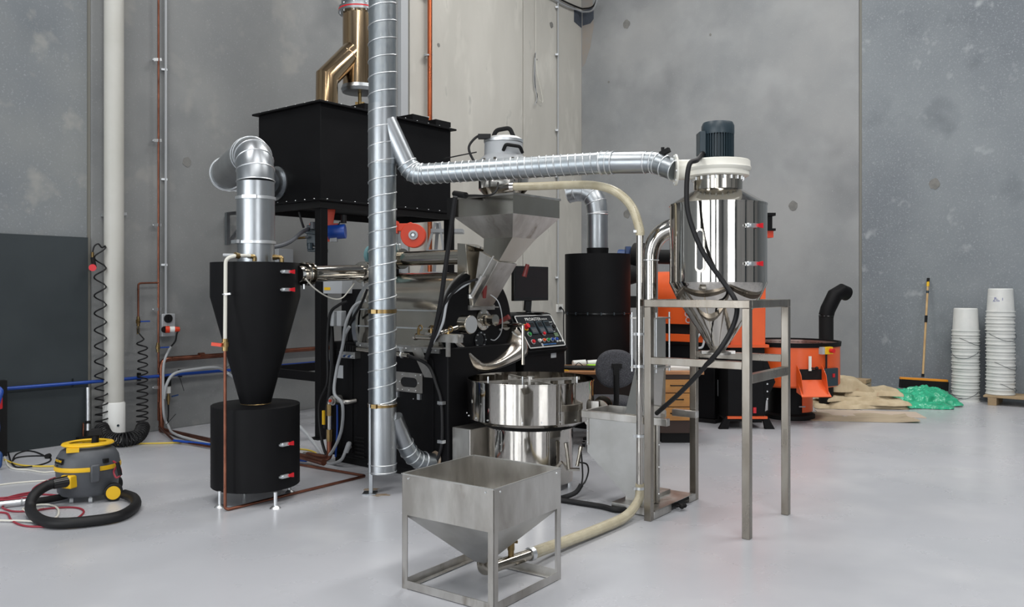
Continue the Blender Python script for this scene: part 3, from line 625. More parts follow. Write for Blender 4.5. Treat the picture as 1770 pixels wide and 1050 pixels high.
v_ = part(t, 'valve', MB().cyl(P(389, 586, Yf), P(389, 607, Yf), .02, n=12).cyl(P(389, 592, Yf), P(389, 600, Yf), .026, n=10).cyl(P(389, 597, Yf), P(382, 597, Yf-.02), .01, n=8), 'brass')
part(v_, 'valve_handle', MB().bar(P(383, 597, Yf-.03), P(366, 595, Yf-.03), .02, .022), 'orange_red')
part(t, 'hose_clamp', MB().torus(P(389, 509, Yf), (0, 0, 1), .015, .005, 16, 6).bar(P(389, 509, Yf-.01), P(399, 508, Yf-.02), .012), 'ribbed')
g = GZ(389, 882, .012)
part(t, 'copper_pipe', MB().tube(bend([P(389, 606, Yf), V(P(389, 606, Yf).x, Yf, .02), GZ(395, 881, .012), GZ(632, 823, .012), GZ(515, 803, .012), GZ(490, 800, .012)], .03), .0105, 10), 'copper')

# ------------------------------------------------------------------ roaster
t = thing('coffee_roaster', 'black drum coffee roaster with polished steel drum cover and round front plate', 'roaster', V(-1.426, 7.18, 0), ROT)
LR = lambda: MB(FR)
part(t, 'base_body', LR().box(-.2, 1.2, 0, .84, .06, 1.045), 'black', bevel=.01)
part(t, 'plinth', LR().box(-.17, 1.17, .03, .81, 0, .06), 'black_flat')
# side panel (proud, rounded corners)
def rr(x0, x1, y0, y1, r, n=4):
    out = []
    for cx, cy, a0 in ((x1-r, y1-r, 0), (x0+r, y1-r, PI/2), (x0+r, y0+r, PI), (x1-r, y0+r, 1.5*PI)):
        for k in range(n+1): out.append((cx+r*math.cos(a0+k*PI/2/n), cy+r*math.sin(a0+k*PI/2/n)))
    return out
part(t, 'side_panel', LR().prism(rr(.12, 1.05, .10, .98, .06), (0, 0, 0), (1, 0, 0), (0, 0, 1), .008), 'black', bevel=.002)
part(t, 'side_panel', LR().prism(rr(-.18, .10, .10, .98, .03), (0, 0, 0), (1, 0, 0), (0, 0, 1), .008), 'black', bevel=.002)
part(t, 'rear_cabinet', LR().box(-.2, .12, .12, .84, 1.045, 1.5), 'black', bevel=.008)
lx = loc_t(690, 603, -.0); part(t, 'rivet_strip', LR().box(.15, 1.12, -.012, 0, 1.0, 1.05), 'plate_steel')
for k in range(9): bolts(t, [FR @ V(.2+k*.11, -.012, 1.025)], -EA, .008)
# drum cover: arch of polished steel with facets
n = 24; arcp = [(.42+.42*math.cos(PI*k/n), 1.20+.44*math.sin(PI*k/n)) for k in range(n+1)]
prof = [(.84, 1.05)]+arcp+[(.0, 1.05)]
cov = part(t, 'drum_cover', LR().prism([(a-0, b) for a, b in prof], (.15, 0, 0), (0, 1, 0), (0, 0, 1), .95), 'polished2')
for z_ in (1.10, 1.30, 1.45): pass
part(t, 'cover_seam', LR().bar((.16, -.004, 1.19), (1.09, -.004, 1.19), .006, .012), 'ribbed')
part(t, 'cover_seam', LR().bar((.16, .018, 1.33), (1.09, .018, 1.33), .008, .01), 'ribbed')
part(t, 'back_ring', LR().lathe([(.43, 0), (.455, 0), (.455, .05), (.43, .05)], (.12, .42, 1.2), (1, 0, 0), 48, True), 'alu_duct')
# front plate
PCt, PCs, PCz, PR = 1.10, .42, 1.225, .42
part(t, 'front_plate', LR().lathe([(.0001, .055), (PR-.02, .055), (PR, .04), (PR, 0), (.0001, 0)], (PCt, PCs, PCz), (1, 0, 0), 72), 'black')
part(t, 'plate_rim', LR().lathe([(PR-.004, .0), (PR+.012, .0), (PR+.012, .02), (PR-.004, .02)], (PCt, PCs, PCz), (1, 0, 0), 72, True), 'plate_steel')
front = PCt+.055
h = loc_s(833, 553, front)
def onf(u, v, o=0.): return loc_s(u, v, front+o)
hub = part(t, 'hub_flange', LR().lathe([(.085, 0), (.085, .02), (.05, .03), (.05, .07), (.038, .07), (.038, .12), (.045, .12), (.045, .145), (.0001, .145)], (front, h.y, h.z), (1, 0, 0), 32), 'polished2')
for k in range(6): part(hub, 'bolt', LR().cyl((front+.02, h.y+.068*math.cos(k*PI/3), h.z+.068*math.sin(k*PI/3)), (front+.03, h.y+.068*math.cos(k*PI/3), h.z+.068*math.sin(k*PI/3)), .009, n=6), 'ribbed')
g = onf(829, 588)
sg = part(t, 'sight_glass_ring', LR().lathe([(.05, 0), (.07, 0), (.07, .012), (.05, .012)], (front, g.y, g.z), (1, 0, 0), 32, True), 'black_gloss')
for k in range(8): part(sg, 'bolt', LR().cyl((front+.01, g.y+.06*math.cos(k*PI/4), g.z+.06*math.sin(k*PI/4)), (front+.02, g.y+.06*math.cos(k*PI/4), g.z+.06*math.sin(k*PI/4)), .006, n=6), 'ribbed')
part(sg, 'glass', LR().cyl((front, g.y, g.z), (front+.006, g.y, g.z), .05, n=24), 'black_gloss')
# counterweight on arm
c_ = loc_s(803, 561, front+.14); ar_ = part(t, 'counterweight_arm', LR().cyl((c_.x+.02, c_.y, c_.z), (c_.x-.06, c_.y-.20, c_.z-.06), .014, n=10).cyl((front-.05, c_.y-.17, c_.z-.09), (front+.1, c_.y-.17, c_.z-.05), .022, n=12), 'polished2')
part(ar_, 'counterweight', LR().cyl((c_.x-.02, c_.y, c_.z), (c_.x+.07, c_.y, c_.z), .072, n=36), 'polished2', bevel=.004)
part(ar_, 'weight_face', LR().cyl((c_.x+.07, c_.y, c_.z), (c_.x+.073, c_.y, c_.z), .066, n=36), 'film_grey')
# linkage on the left of plate
l1 = loc_t(772, 585, -.06); lk = part(t, 'door_linkage', LR().box(l1.x-.12, l1.x+.14, -.09, -.03, l1.z-.03, l1.z+.03).box(l1.x+.0, l1.x+.03, -.07, -.05, l1.z-.14, l1.z).cyl((l1.x-.22, -.06, l1.z+.02), (l1.x+.16, -.06, l1.z+.02), .016, n=10), 'brushed')
part(t, 'air_cylinder', LR().cyl((l1.x-.32, -.06, l1.z), (l1.x-.12, -.06, l1.z), .022, n=14).cyl((l1.x-.34, -.06, l1.z), (l1.x-.32, -.06, l1.z), .028, n=10), 'polished2')
for dx in (-.30, -.16, .02): part(t, 'air_fitting', LR().cyl((l1.x+dx, -.06, l1.z+.02), (l1.x+dx, -.06, l1.z+.07), .011, n=8).torus((l1.x+dx+.02, -.06, l1.z+.07), (0, 1, 0), .02, .006, 12, 6), 'brass')
part(t, 'linkage_shelf', LR().box(.93, 1.22, -.10, .0, 1.045, 1.055), 'brushed'); part(t, 'shelf_brace', LR().prism([(0, 0), (.12, 0), (.26, -.24), (.16, -.24)], (.80, -.012, 1.05), (1, 0, 0), (0, 0, 1), .004), 'brushed')
# discharge chute: curved polished scoop
outer = []
def scoop():
    m = MB(); rows = [];
    ctl = [  # (u, v, out) along the lower lip, and the matching plate edge
        ((786, 592), .01, (790, 584)), ((800, 610), .02, (803, 600)), ((812, 628), .03, (818, 618)), ((822, 639), .04, (830, 626)), ((845, 641), .06, (850, 619)), ((875, 632), .09, (866, 604)), ((905, 618), .12, (875, 590)), ((912, 606), .12, (879, 578)), ((906, 592), .10, (880, 570)), ((885, 574), .04, (881, 562))]
    N = 40; lip = cat([FR @ loc_s(a[0], a[1], front+o) for a, o, b in ctl], 5); edge = cat([FR @ loc_s(b[0], b[1], front-.01) for a, o, b in ctl], 5); K = 8
    vs = []; fs = []
    for i in range(len(lip)):
        for k in range(K+1):
            f = k/K; p = edge[i].lerp(lip[i], f); p = p+(EB*.06+Z*.012)*math.sin(PI*f)*(1 if i > 12 else i/12.); vs.append(p)
    for i in range(len(lip)-1):
        for k in range(K): a = i*(K+1)+k; fs.append((a, a+1, a+K+2, a+K+1))
    m.add(vs, fs); return m, lip
m, lip = scoop(); ch = part(t, 'discharge_chute', m, 'chute_steel', smooth=70)
so = ch.modifiers.new('solid', 'SOLIDIFY'); so.thickness = .004
part(ch, 'chute_lip', MB().tube(lip, .004, 8), 'ribbed', smooth=60)
# sampling handle pipe to the right
a_, b_ = loc_s(872, 563, front+.02), loc_s(899, 562, front+.26)
part(t, 'lever_pipe', LR().cyl(a_, b_, .018, n=12).cyl(a_, a_.lerp(b_, .12), .04, n=16).tube(bend([b_, b_+V(.03, .0, 0), b_+V(.03, .0, -.32)], .02), .014, 10), 'polished2')
a_, b_ = loc_s(858, 560, front+.03), loc_s(880, 548, front+.14); part(t, 'red_handle', LR().cyl(a_, b_, .017, .022, n=12), 'dark_red')
for u_, v_ in ((878, 550), (872, 557), (866, 552), (870, 570), (846, 607), (856, 548)): bolts(t, [FR @ onf(u_-6, v_)], EB, .012)
part(t, 'thermocouple', LR().tube(cat([onf(838, 505, .05), onf(860, 520, .16), onf(868, 550, .15), onf(866, 575, .06), onf(856, 588, .02), onf(848, 587, .0)], 6), .0045, 8), 'light_grey')
part(t, 'mount_flange', LR().box(front-.02, front+.02, onf(809, 533).y, onf(852, 533).y, onf(830, 536).z, onf(830, 530).z+.01), 'brushed')
# feed chute and housing
hx0, hx1 = 1.07, 1.67; hy0, hy1 = .21, .81
uh = lambda u, v, t_: loc_s(u, v, t_)
part(t, 'feed_housing', LR().hexa([(1.03, .29, 1.36), (1.17, .29, 1.36), (1.17, .53, 1.36), (1.03, .53, 1.36)], [(1.03, .29, 1.87), (1.12, .29, 1.86), (1.27, .53, 1.78), (1.03, .53, 1.87)]), 'polished2', bevel=.002)
part(t, 'feed_chute', LR().hexa([(1.165, .31, 1.345), (1.175, .31, 1.345), (1.20, .54, 1.37), (1.165, .54, 1.345)], [(1.25, .31, 1.80), (1.44, .31, 1.712), (1.44, .55, 1.700), (1.25, .55, 1.79)]), 'brushed', bevel=.002)
part(t, 'chute_ledge', LR().box(1.16, 1.45, .295, .309, 1.355, 1.365), 'brushed')
a_, b_ = loc_t(814, 514, .25), loc_t(853, 443, .25)
ac = part(t, 'air_cylinder', LR().cyl(a_, a_.lerp(b_, .5), .022, n=14).cyl(a_.lerp(b_, .5), b_, .008, n=10).cyl(a_.lerp(b_, .47), a_.lerp(b_, .53), .027, n=12).cyl(a_-V(0, 0, .01), a_+V(0, 0, .02), .027, n=12), 'plate_steel')
part(t, 'red_handle', LR().cyl((1.27, .345, 1.43), (1.29, .33, 1.53), .014, .02, n=12), 'dark_red')
part(t, 'red_handle', LR().cyl((1.44, .64, 1.60), (1.46, .66, 1.70), .02, .016, n=12), 'dark_red')
for z_ in (1.84,): bolts(t, [FR @ V(1.12, .35+.06*k, z_) for k in range(3)], EB, .009)
# rear top steel duct
a_, b_ = loc_t(686, 446, .42), loc_t(812, 446, .42); a_.z = b_.z = 1.765; b_.x = 1.02
dd = part(t, 'exhaust_pipe', LR().cyl(a_, b_, .062, n=32), 'polished2')
for f in (0.0, .07): part(dd, 'pipe_flange', LR().cyl(a_.lerp(b_, f), a_.lerp(b_, f)+V(.02, 0, 0), .09, n=32), 'polished2')
part(dd, 'pipe_flange', LR().cyl(b_-V(.03, 0, 0), b_, .078, n=32), 'plate_steel')
for k in range(4): part(dd, 'clamp_bolt', LR().cyl((a_.x-.01+k*.03, .38, 1.84+.01*(k % 2)), (a_.x+.01+k*.03, .36, 1.89), .008, n=8), 'ribbed')
# details on the side face
def side(u, v, o=0.): return loc_t(u, v, -.01-o)
a_, b_ = side(640, 611), side(706, 611)
sp = part(t, 'cable_conduit', LR().cyl((a_.x-.1, -.06, 1.0), (b_.x+.05, -.06, .975), .019, n=16), 'polished2')
part(sp, 'pipe_clamp', LR().torus((b_.x-.02, -.06, .978), (1, 0, 0), .022, .006, 20, 6).bar((b_.x-.02, -.07, 1.0), (b_.x-.02, -.08, 1.04), .015).bar((b_.x-.05, -.08, 1.04), (b_.x+.01, -.08, 1.035), .01), 'ribbed')
part(t, 'black_conduit', LR().tube(cat([(b_.x+.05, -.06, .975), side(740, 632, .03), side(755, 668, .02), side(763, 700, .02), side(764, 760, .02), side(758, 790, .02), side(750, 812, .02)], 6), .013, 10), 'rubber')
for v_ in (697, 764): p = side(763, v_, .02); part(t, 'saddle_clip', LR().box(p.x-.03, p.x+.025, -.045, -.008, p.z-.012, p.z+.012), 'ribbed')
p0_, p1_ = side(685, 678), side(731, 644)
c_ = (p0_+p1_)/2; hw, hh = (p1_.x-p0_.x)/2, .078
slot = rr(-hw*.62, hw*.62, -hh*.5, hh*.5, hh*.49, 4); frm = rr(-hw, hw, -hh, hh, .006, 4)
wp = part(t, 'hatch_plate', LR().ringplate(frm, slot, (c_.x, -.012, c_.z), (1, 0, 0), (0, 0, 1), .004), 'brushed')
part(wp, 'hatch_opening', LR().prism(slot, (c_.x, -.009, c_.z), (1, 0, 0), (0, 0, 1), .002), 'black_gloss')
for a, b in ((-.85, -.8), (-.5, -.8), (0, -.8), (.5, -.8), (-.7, 0), (.7, 0), (-.5, .75), (.5, .75), (.85, .85)): bolts(wp, [FR @ V(c_.x+a*hw, -.016, c_.z+b*hh)], -EA, .006)
for a in (-.88, .78): part(t, 'hinge', LR().box(c_.x+a*hw-.014, c_.x+a*hw+.018, -.03, -.01, c_.z-hh-.05, c_.z-hh-.005), 'ribbed')
for k in range(6): p = side(622, 757+k*6.6); part(t, 'vent_slot', LR().box(p.x-.06, p.x+.06, -.0135, -.008, p.z-.006, p.z+.006), 'black_flat')
p = side(588, 643); dp = part(t, 'data_plate', LR().box(p.x-.05, p.x+.04, -.012, -.009, p.z-.055, p.z+.055), 'light_grey')
for (u_, v_) in ((690, 727), (715, 690), (800, 700)): p = side(min(u_, 760), v_); bolts(t, [FR @ V(p.x, -.012, p.z)], -EA, .006)
# rear services: gas valve, brass pipes, hoses, terminal block
gv = side(581, 692, .08); q = part(t, 'gas_valve', LR().cyl((gv.x, -.05, gv.z), (gv.x, -.13, gv.z), .042, n=20).cyl((gv.x, -.13, gv.z), (gv.x, -.15, gv.z), .03, n=16), 'brushed')
part(q, 'valve_cap', LR().cyl((gv.x-.0, -.15, gv.z), (gv.x-.0, -.16, gv.z), .012, n=12), 'orange_red')
part(t, 'gas_elbow', LR().tube(bend([(gv.x, -.09, gv.z), (gv.x+.13, -.09, gv.z-.01), (gv.x+.16, -.01, gv.z)], .05), .02, 12), 'brushed')
x_ = side(570, 760, .08).x
part(t, 'gas_pipe', LR().tube(bend([(x_, -.09, gv.z-.02), (x_, -.09, .05), (x_-.35, -.09, .045)], .06), .021, 12), 'brushed')
part(t, 'brass_fitting', LR().cyl((x_, -.09, gv.z-.04), (x_, -.09, gv.z-.14), .027, n=10), 'brass'); part(t, 'brass_fitting', LR().cyl((x_, -.09, .2), (x_, -.09, .3), .03, n=8), 'brass')
part(t, 'valve_handle', LR().bar((x_-.045, -.12, .34), (x_-.045, -.12, .46), .016, .022), 'yellow'); part(t, 'copper_elbow', LR().tube(bend([(x_, -.09, .2), (x_, -.09, .05), (x_-.3, -.09, .045)], .06), .027, 12), 'copper')
def hose_l(pts, r, mt, name='hose', lab=None): part(t, name, LR().tube(cat([loc_t(a, b, -.01-o) for a, b, o in pts], 7), r, 10), mt, label=lab)
hose_l([(632, 520, .0), (612, 530, .04), (598, 560, .1), (592, 600, .12), (582, 640, .12), (578, 680, .15), (592, 700, .16), (590, 745, .13), (575, 780, .1), (562, 792, .08)], .0135, 'grey_cable')
hose_l([(604, 565, .1), (596, 580, .1), (593, 595, .1)], .014, 'grey_cable')
hose_l([(606, 773, .0), (598, 780, .08), (590, 795, .1), (575, 802, .08), (562, 799, .08)], .0135, 'grey_cable')
part(t, 'hose_elbow', LR().tube(bend([side(604, 768, -.01), side(603, 768, .07), side(598, 782, .08)], .03), .022, 10), 'light_grey')
hose_l([(600, 522, .02), (585, 528, .05), (570, 545, .06), (566, 600, .06), (566, 660, .06), (552, 700, .06), (556, 760, .05), (566, 792, .04)], .013, 'rubber')
hose_l([(572, 560, .02), (574, 620, .03), (570, 680, .04), (562, 740, .03)], .022, 'rubber')
hose_l([(635, 500, .05), (625, 525, .05), (605, 560, .03), (600, 590, .03)], .011, 'rubber')
hose_l([(583, 700, .05), (583, 745, .05), (580, 790, .05)], .009, 'blue')
hose_l([(573, 720, .05), (568, 760, .05), (572, 790, .05)], .008, 'cord_white')
for u_ in (577, 590): p = side(u_, 552, .02); part(t, 'cable_gland_box', LR().box(p.x-.03, p.x+.03, -.06, -.0, p.z-.06, p.z+.07), 'light_grey', bevel=.006)
p = side(612, 612); tb = part(t, 'valve_manifold', LR().box(p.x-.12, p.x+.08, -.07, -.008, p.z-.035, p.z+.02), 'plate_steel')
for k in range(6): part(tb, 'solenoid', LR().box(p.x-.11+k*.03, p.x-.09+k*.03, -.07, -.02, p.z+.02, p.z+.07), 'black_flat')
for k in range(6): part(tb, 'push_fitting', LR().cyl((p.x-.10+k*.03, -.07, p.z-.012), (p.x-.10+k*.03, -.09, p.z-.02), .009, n=8), ['blue_dark', 'ribbed'][k % 2])
p = loc_t(588, 498, .1); part(t, 'junction_box', LR().box(p.x-.11, p.x+.14, .0, .12, p.z-.05, p.z+.09), 'light_grey', bevel=.004); part(t, 'warning_label', LR().box(p.x-.09, p.x-.01, -.004, 0, p.z-.02, p.z+.005), 'yellow')
# tall cable drop from hopper down the side
hose_l([(787, 340, .35), (779, 400, .3), (769, 470, .25), (762, 520, .2), (750, 580, .12), (737, 620, .05)], .018, 'rubber', 'cable_bundle')
hose_l([(812, 488, .16), (790, 502, .16), (774, 518, .16), (765, 560, .14), (750, 590, .1), (738, 615, .05)], .010, 'light_grey', 'braided_cable')
hose_l([(825, 483, .16), (800, 492, .17), (780, 510, .17), (768, 530, .16), (757, 570, .14), (742, 600, .1)], .010, 'rubber', 'cable')
# drum motor behind
p = loc_t(655, 441, .35); mo = part(t, 'drum_motor', LR().cyl((p.x-.10, .35, p.z), (p.x+.2, .35, p.z), .09, n=20), 'teal')
for k in range(8): part(mo, 'cooling_fin', LR().lathe([(.088, 0), (.105, 0), (.105, .008), (.088, .008)], (p.x-.05+k*.028, .35, p.z), (1, 0, 0), 20, True), 'teal')
part(t, 'motor_mount', LR().box(p.x-.05, p.x+.15, .25, .45, 1.5, p.z-.08), 'black')
# ---- green-bean hopper
FH = FR
hc = FR @ V((hx0+hx1)/2, (hy0+hy1)/2, 1.71)
t = thing('bean_hopper', 'square stainless steel bean hopper mounted above the roaster front', 'hopper', hc, ROT)
z_r, z_b, z_c, z_t = 2.215, 2.07, 1.90, 1.715
def ring4(x0, x1, y0, y1, z): return [V(x0, y0, z), V(x1, y0, z), V(x1, y1, z), V(x0, y1, z)]
def shell(levels, th=.004):
    m = LR(); vs = []; k = len(levels)
    for L in levels: vs += L
    for L in reversed(levels):
        c = sum(L, V(0, 0, 0))/4; vs += [v_+(V(c.x, c.y, v_.z)-v_).normalized()*th*1.4 for v_ in L]
    fs = []; M2 = 2*k
    for j in range(M2):
        j2 = (j+1) % M2
        for i in range(4): fs.append((j*4+i, j*4+(i+1) % 4, j2*4+(i+1) % 4, j2*4+i))
    m.add(vs, fs); return m
part(t, 'rim_band', shell([ring4(hx0, hx1, hy0, hy1, z_b), ring4(hx0, hx1, hy0, hy1, z_r)]), 'polished2', smooth=0)
cx, cy = 1.40, .48
part(t, 'hopper_funnel', shell([ring4(1.27, 1.56, .34, .64, z_c), ring4(hx0, hx1, hy0, hy1, z_b)]), 'brushed', smooth=0)
part(t, 'throat', shell([ring4(1.27, 1.43, .33, .54, z_t), ring4(1.27, 1.56, .34, .64, z_c)]), 'polished2', smooth=0)
part(t, 'rim_edge', LR().box(hx0-.008, hx1+.008, hy0-.008, hy0+.004, z_r-.004, z_r+.012).box(hx0-.008, hx1+.008, hy1-.004, hy1+.008, z_r-.004, z_r+.012).box(hx0-.008, hx0+.004, hy0, hy1, z_r-.004, z_r+.012).box(hx1-.004, hx1+.008, hy0, hy1, z_r-.004, z_r+.012), 'brushed', smooth=0)
part(t, 'level_sensor', LR().box(hx0-.05, hx0+.02, hy0-.03, hy0+.02, z_r-.14, z_r+.01), 'black_flat')
# ---- vacuum loader on the hopper
LC = FR @ V(1.34, .50, 0); LC.z = 0
t = thing('vacuum_loader', 'steel vacuum loader with grey collar and black handles above the bean hopper', 'loader', LC+V(0, 0, 2.2))
part(t, 'support_tray', LR().box(hx0+.01, hx1-.01, .47, .53, 2.19, 2.205), 'brushed')
part(t, 'hopper_body', MB().lathe([(.11, 2.20), (.2, 2.30), (.2, 2.50)], LC, n=44), 'polished')
part(t, 'grey_collar', MB().lathe([(.205, 2.50), (.205, 2.525), (.155, 2.57), (.152, 2.67), (.0001, 2.675)], LC, n=44), 'light_grey')
lid = part(t, 'lid', MB().lathe([(.158, 2.672), (.158, 2.695), (.13, 2.715), (.0001, 2.72)], LC, n=40), 'ribbed')
part(lid, 'handle', MB().tube(bend([LC+V(-.09, 0, 2.70), LC+V(-.06, 0, 2.775), LC+V(.05, 0, 2.795), LC+V(.09, 0, 2.70)], .03), .018, 10), 'black_flat')
p = LC+V(.09, -.145, 2.60); part(t, 'side_handle', MB().tube(bend([LC+V(.00, -.15, 2.59), LC+V(.02, -.19, 2.63), LC+V(.13, -.15, 2.62), LC+V(.15, -.10, 2.58)], .02), .014, 8), 'black_flat')
for a in (-2.4, -1.9, -1.2, -.6):
    p = LC+V(.205*math.cos(a), .205*math.sin(a), 0); part(t, 'clamp', MB().bar(p+V(0, 0, 2.44), p+V(0, 0, 2.53), .02), 'polished2')
part(t, 'power_lead', MB().tube(cat([LC+V(-.13, -.06, 2.70), LC+V(-.2, -.1, 2.71), LC+V(-.27, -.14, 2.62), LC+V(-.24, -.16, 2.52), LC+V(-.19, -.18, 2.46)], 6), .010, 8).box(LC.x-.2, LC.x-.1, LC.y-.12, LC.y-.06, 2.69, 2.725), 'rubber')
part(t, 'sensor_lead', MB().tube(cat([LC+V(-.21, -.12, 2.58), LC+V(-.33, -.1, 2.56), P(780, 272, 6.7), P(768, 275, 6.75), P(763, 290, 6.8)], 6), .005, 6), 'rubber')
inl = P(889, 323, 6.33)
part(t, 'inlet_pipe', MB().cyl(LC+V(-.04, -.12, 2.29), inl, .034, n=24).cyl(inl-V(.03, -.01, 0), inl, .042, n=24), 'polished')
part(t, 'cable', MB().tube(cat([P(861, 316, 6.3), P(858, 330, 6.25), P(845, 338, 6.22), P(820, 338, 6.35), P(800, 338, 6.5)], 6), .008, 8).cyl(P(805, 338, 6.45), P(786, 335, 6.6), .025, n=10), 'rubber')
# ---- ivory suction hose from loader down to the floor hopper
PB = P(1106, 500, 5.6); PB.z = 0
t = thing('suction_line', 'ribbed ivory hose and steel pipe running from the loader down to the floor hopper', 'hose', PB)
def ribbed_hose(parent, pts, r, name):
    o = part(parent, name, MB().tube(pts, r, 14), 'ivory_hose', smooth=60)
    L = sum((pts[i+1]-pts[i]).length for i in range(len(pts)-1)); N = int(L/.011); m = MB(); d = 0; seglen = L/N; out = []; i = 0; acc = 0
    u0 = None
    for k in range(N*6+1):
        target = k*seglen/6
        while i < len(pts)-2 and acc+(pts[i+1]-pts[i]).length < target: acc += (pts[i+1]-pts[i]).length; i += 1
        tg = (pts[i+1]-pts[i]).normalized(); p = pts[i]+tg*(target-acc)
        u0 = basis(tg)[0] if u0 is None else (u0-tg*u0.dot(tg)).normalized(); v0 = tg.cross(u0); a = 2*PI*k/6*1.0
        out.append(p+(u0*math.cos(a)+v0*math.sin(a))*(r+.0006))
    part(o, 'hose_rib', MB().tube(out, .0022, 4), 'ivory_hose', smooth=0)
up = [P(884, 323, 6.33), P(930, 322, 6.25), P(985, 320, 6.1), P(1030, 321, 5.9), P(1065, 332, 5.75), P(1092, 358, 5.65), P(1105, 395, 5.6), PB+V(0, 0, 1.86)]
ribbed_hose(t, cat(up, 9), .030, 'upper_hose')
part(t, 'riser_pipe', MB().cyl(PB+V(0, 0, .17), PB+V(0, 0, 1.90), .0235, n=24), 'polished')
for z in (1.885, .985, .52, .17, 1.2): part(t, 'hose_clamp', MB().lathe([(.024, z-.009), (.030, z-.009), (.030, z+.009), (.024, z+.009)], PB, n=24, closed=True).box(PB.x-.045, PB.x-.025, PB.y-.02, PB.y, z-.008, z+.008), 'ribbed')
lowp = [PB+V(0, 0, .20), PB+V(0, 0, .15), PB+V(-.02, -.04, .09), GZ(1082, 893, .045), GZ(1040, 913, .04), GZ(985, 934, .045), GZ(945, 948, .06), GZ(921, 957, .075)]
ribbed_hose(t, cat(lowp, 9), .030, 'lower_hose')

# ------------------------------------------------------------------ floor hopper (front)
FC = V(-.149, 4.27, 0); fr = math.radians(-35.8); FHm = Matrix.Translation(FC) @ Matrix.Rotation(fr, 4, 'Z'); S = .2875
t = thing('floor_hopper', 'square stainless steel hopper in an angle frame standing nearest the camera', 'hopper', FC, fr)
LH = lambda: MB(FHm)
for sx, sy in ((-1, -1), (1, -1), (1, 1), (-1, 1)):
    x, y = sx*S, sy*S; w_, th = .034, .004
    part(t, 'leg', LH().box(min(x, x-sx*w_), max(x, x-sx*w_), min(y, y-sy*th), max(y, y-sy*th), 0, .566).box(min(x, x-sx*th), max(x, x-sx*th), min(y, y-sy*w_), max(y, y-sy*w_), 0, .566), 'brushed', smooth=0)
for a in range(4):
    Rz = FHm @ Matrix.Rotation(a*PI/2, 4, 'Z')
    part(t, 'side_panel', MB(Rz).box(-S+.003, S-.003, -S-.0015, -S+.003, .372, .572), 'brushed', smooth=0)
    part(t, 'rim_edge', MB(Rz).box(-S-.003, S+.003, -S-.004, -S+.004, .572, .577), 'plate_steel', smooth=0)
    part(t, 'base_rail', MB(Rz).box(-S+.034, S-.034, -S, -S+.004, .004, .044).box(-S+.034, S-.034, -S+.004, -S+.036, .004, .008), 'brushed', smooth=0)
    for k in (-1, 1): bolts(t, [Rz @ V(k*(S-.045), -S-.002, .556)], Rz.to_3x3() @ V(0, -1, 0), .006)
def ringh(r, z): return [V(-r, -r, z), V(r, -r, z), V(r, r, z), V(-r, r, z)]
m = shell([ringh(.03, .115), ringh(S-.002, .373)], .003); inv = FHm @ FR.inverted(); m.v = [inv @ v_ for v_ in m.v]
part(t, 'hopper_funnel', m, 'plate_steel', smooth=0)
m = LH().tube(bend([(0, 0, .13), (0.0, 0.0, .075), (.0, .0, .075)], .01), .034, 20)
tip = FHm @ V(0, 0, .07); e_ = GZ(921, 957, .075)
part(t, 'outlet_pipe', MB().tube(bend([FHm @ V(0, 0, .14), FHm @ V(0, 0, .065), e_], .05), .030, 20), 'polished2')
part(t, 'pipe_clamp', MB().cyl(e_.lerp(tip, .08), e_, .037, n=20), 'ribbed')
p = tip.lerp(e_, .55); part(t, 'bleed_valve', MB().cyl(p+V(0, 0, .02), p+V(0, 0, .055), .016, n=12).cyl(p+V(0, 0, .055), p+V(0, 0, .12), .019, n=10).cyl(p+V(0, -.0, .10), p+V(.035, -.01, .10), .008, n=8), 'brass')

# ------------------------------------------------------------------ cooling bin
BC = V(.142, 6.43, 0); BR = .485
t = thing('cooling_bin', 'round polished steel cooling bin on a steel drum base', 'cooling bin', BC)
part(t, 'bin_wall', MB().lathe([(BR, .53), (BR, .81), (BR+.006, .812), (BR+.006, .82), (BR-.006, .82), (BR-.006, .56), (BR-.05, .56), (BR-.05, .53)], BC, n=96, closed=True), 'polished')
part(t, 'sieve_floor', MB().lathe([(.0001, .60), (BR-.006, .60), (BR-.006, .606), (.0001, .606)], BC, n=64), 'brushed')
part(t, 'lower_cone', MB().lathe([(.355, .47), (BR-.003, .53), (.0001, .531)], BC, n=64), 'polished')
part(t, 'black_band', MB().lathe([(.352, .463), (.352, .476), (.0001, .477)], BC, n=64), 'black_flat')
part(t, 'base_drum', MB().lathe([(.0001, .05), (.325, .05), (.325, .45), (.335, .452), (.335, .462), (.0001, .463)], BC, n=72), 'polished')
for a in (-.25, -1.57, -2.9, 1.5): p = BC+V(.30*math.cos(a), .30*math.sin(a), 0); part(t, 'foot', MB().cyl(p, p+V(0, 0, .052), .018, n=12), 'ribbed')
part(t, 'stirrer_shaft', MB().cyl(BC+V(0, 0, .60), BC+V(0, 0, .83), .03, n=16), 'brushed')
for k in range(4):
    a = k*PI/2+.4; d = V(math.cos(a), math.sin(a), 0); ar_ = part(t, 'stirrer_arm', MB().bar(BC+V(0, 0, .80), BC+d*.42+V(0, 0, .80), .02, .02), 'brushed')
    for j in (.14, .26, .38): part(ar_, 'paddle', MB().bar(BC+d*j+V(0, 0, .62), BC+d*j+V(0, 0, .80), .004, .05), 'brushed')
for u_ in (843, 902, 995): p = BC+V((u_-917)/1450*6.2, -.30, .0); part(t, 'sensor_pin', MB().cyl(p+V(0, 0, .74), p+V(0, 0, .86), .006, n=8), 'ribbed')
for k in range(12): a = -PI+k*PI/11; p = BC+V(BR*math.cos(a), BR*math.sin(a), .55+.0); part(t, 'rivet', MB().cyl(p, p+V(math.cos(a), math.sin(a), 0)*.006, .006, n=8), 'ribbed')
t4 = t
a = math.atan2(-.25, .97); d = V(math.cos(a), math.sin(a), 0); sd = V(-d.y, d.x, 0)
gate = BC+d*(BR-.01)
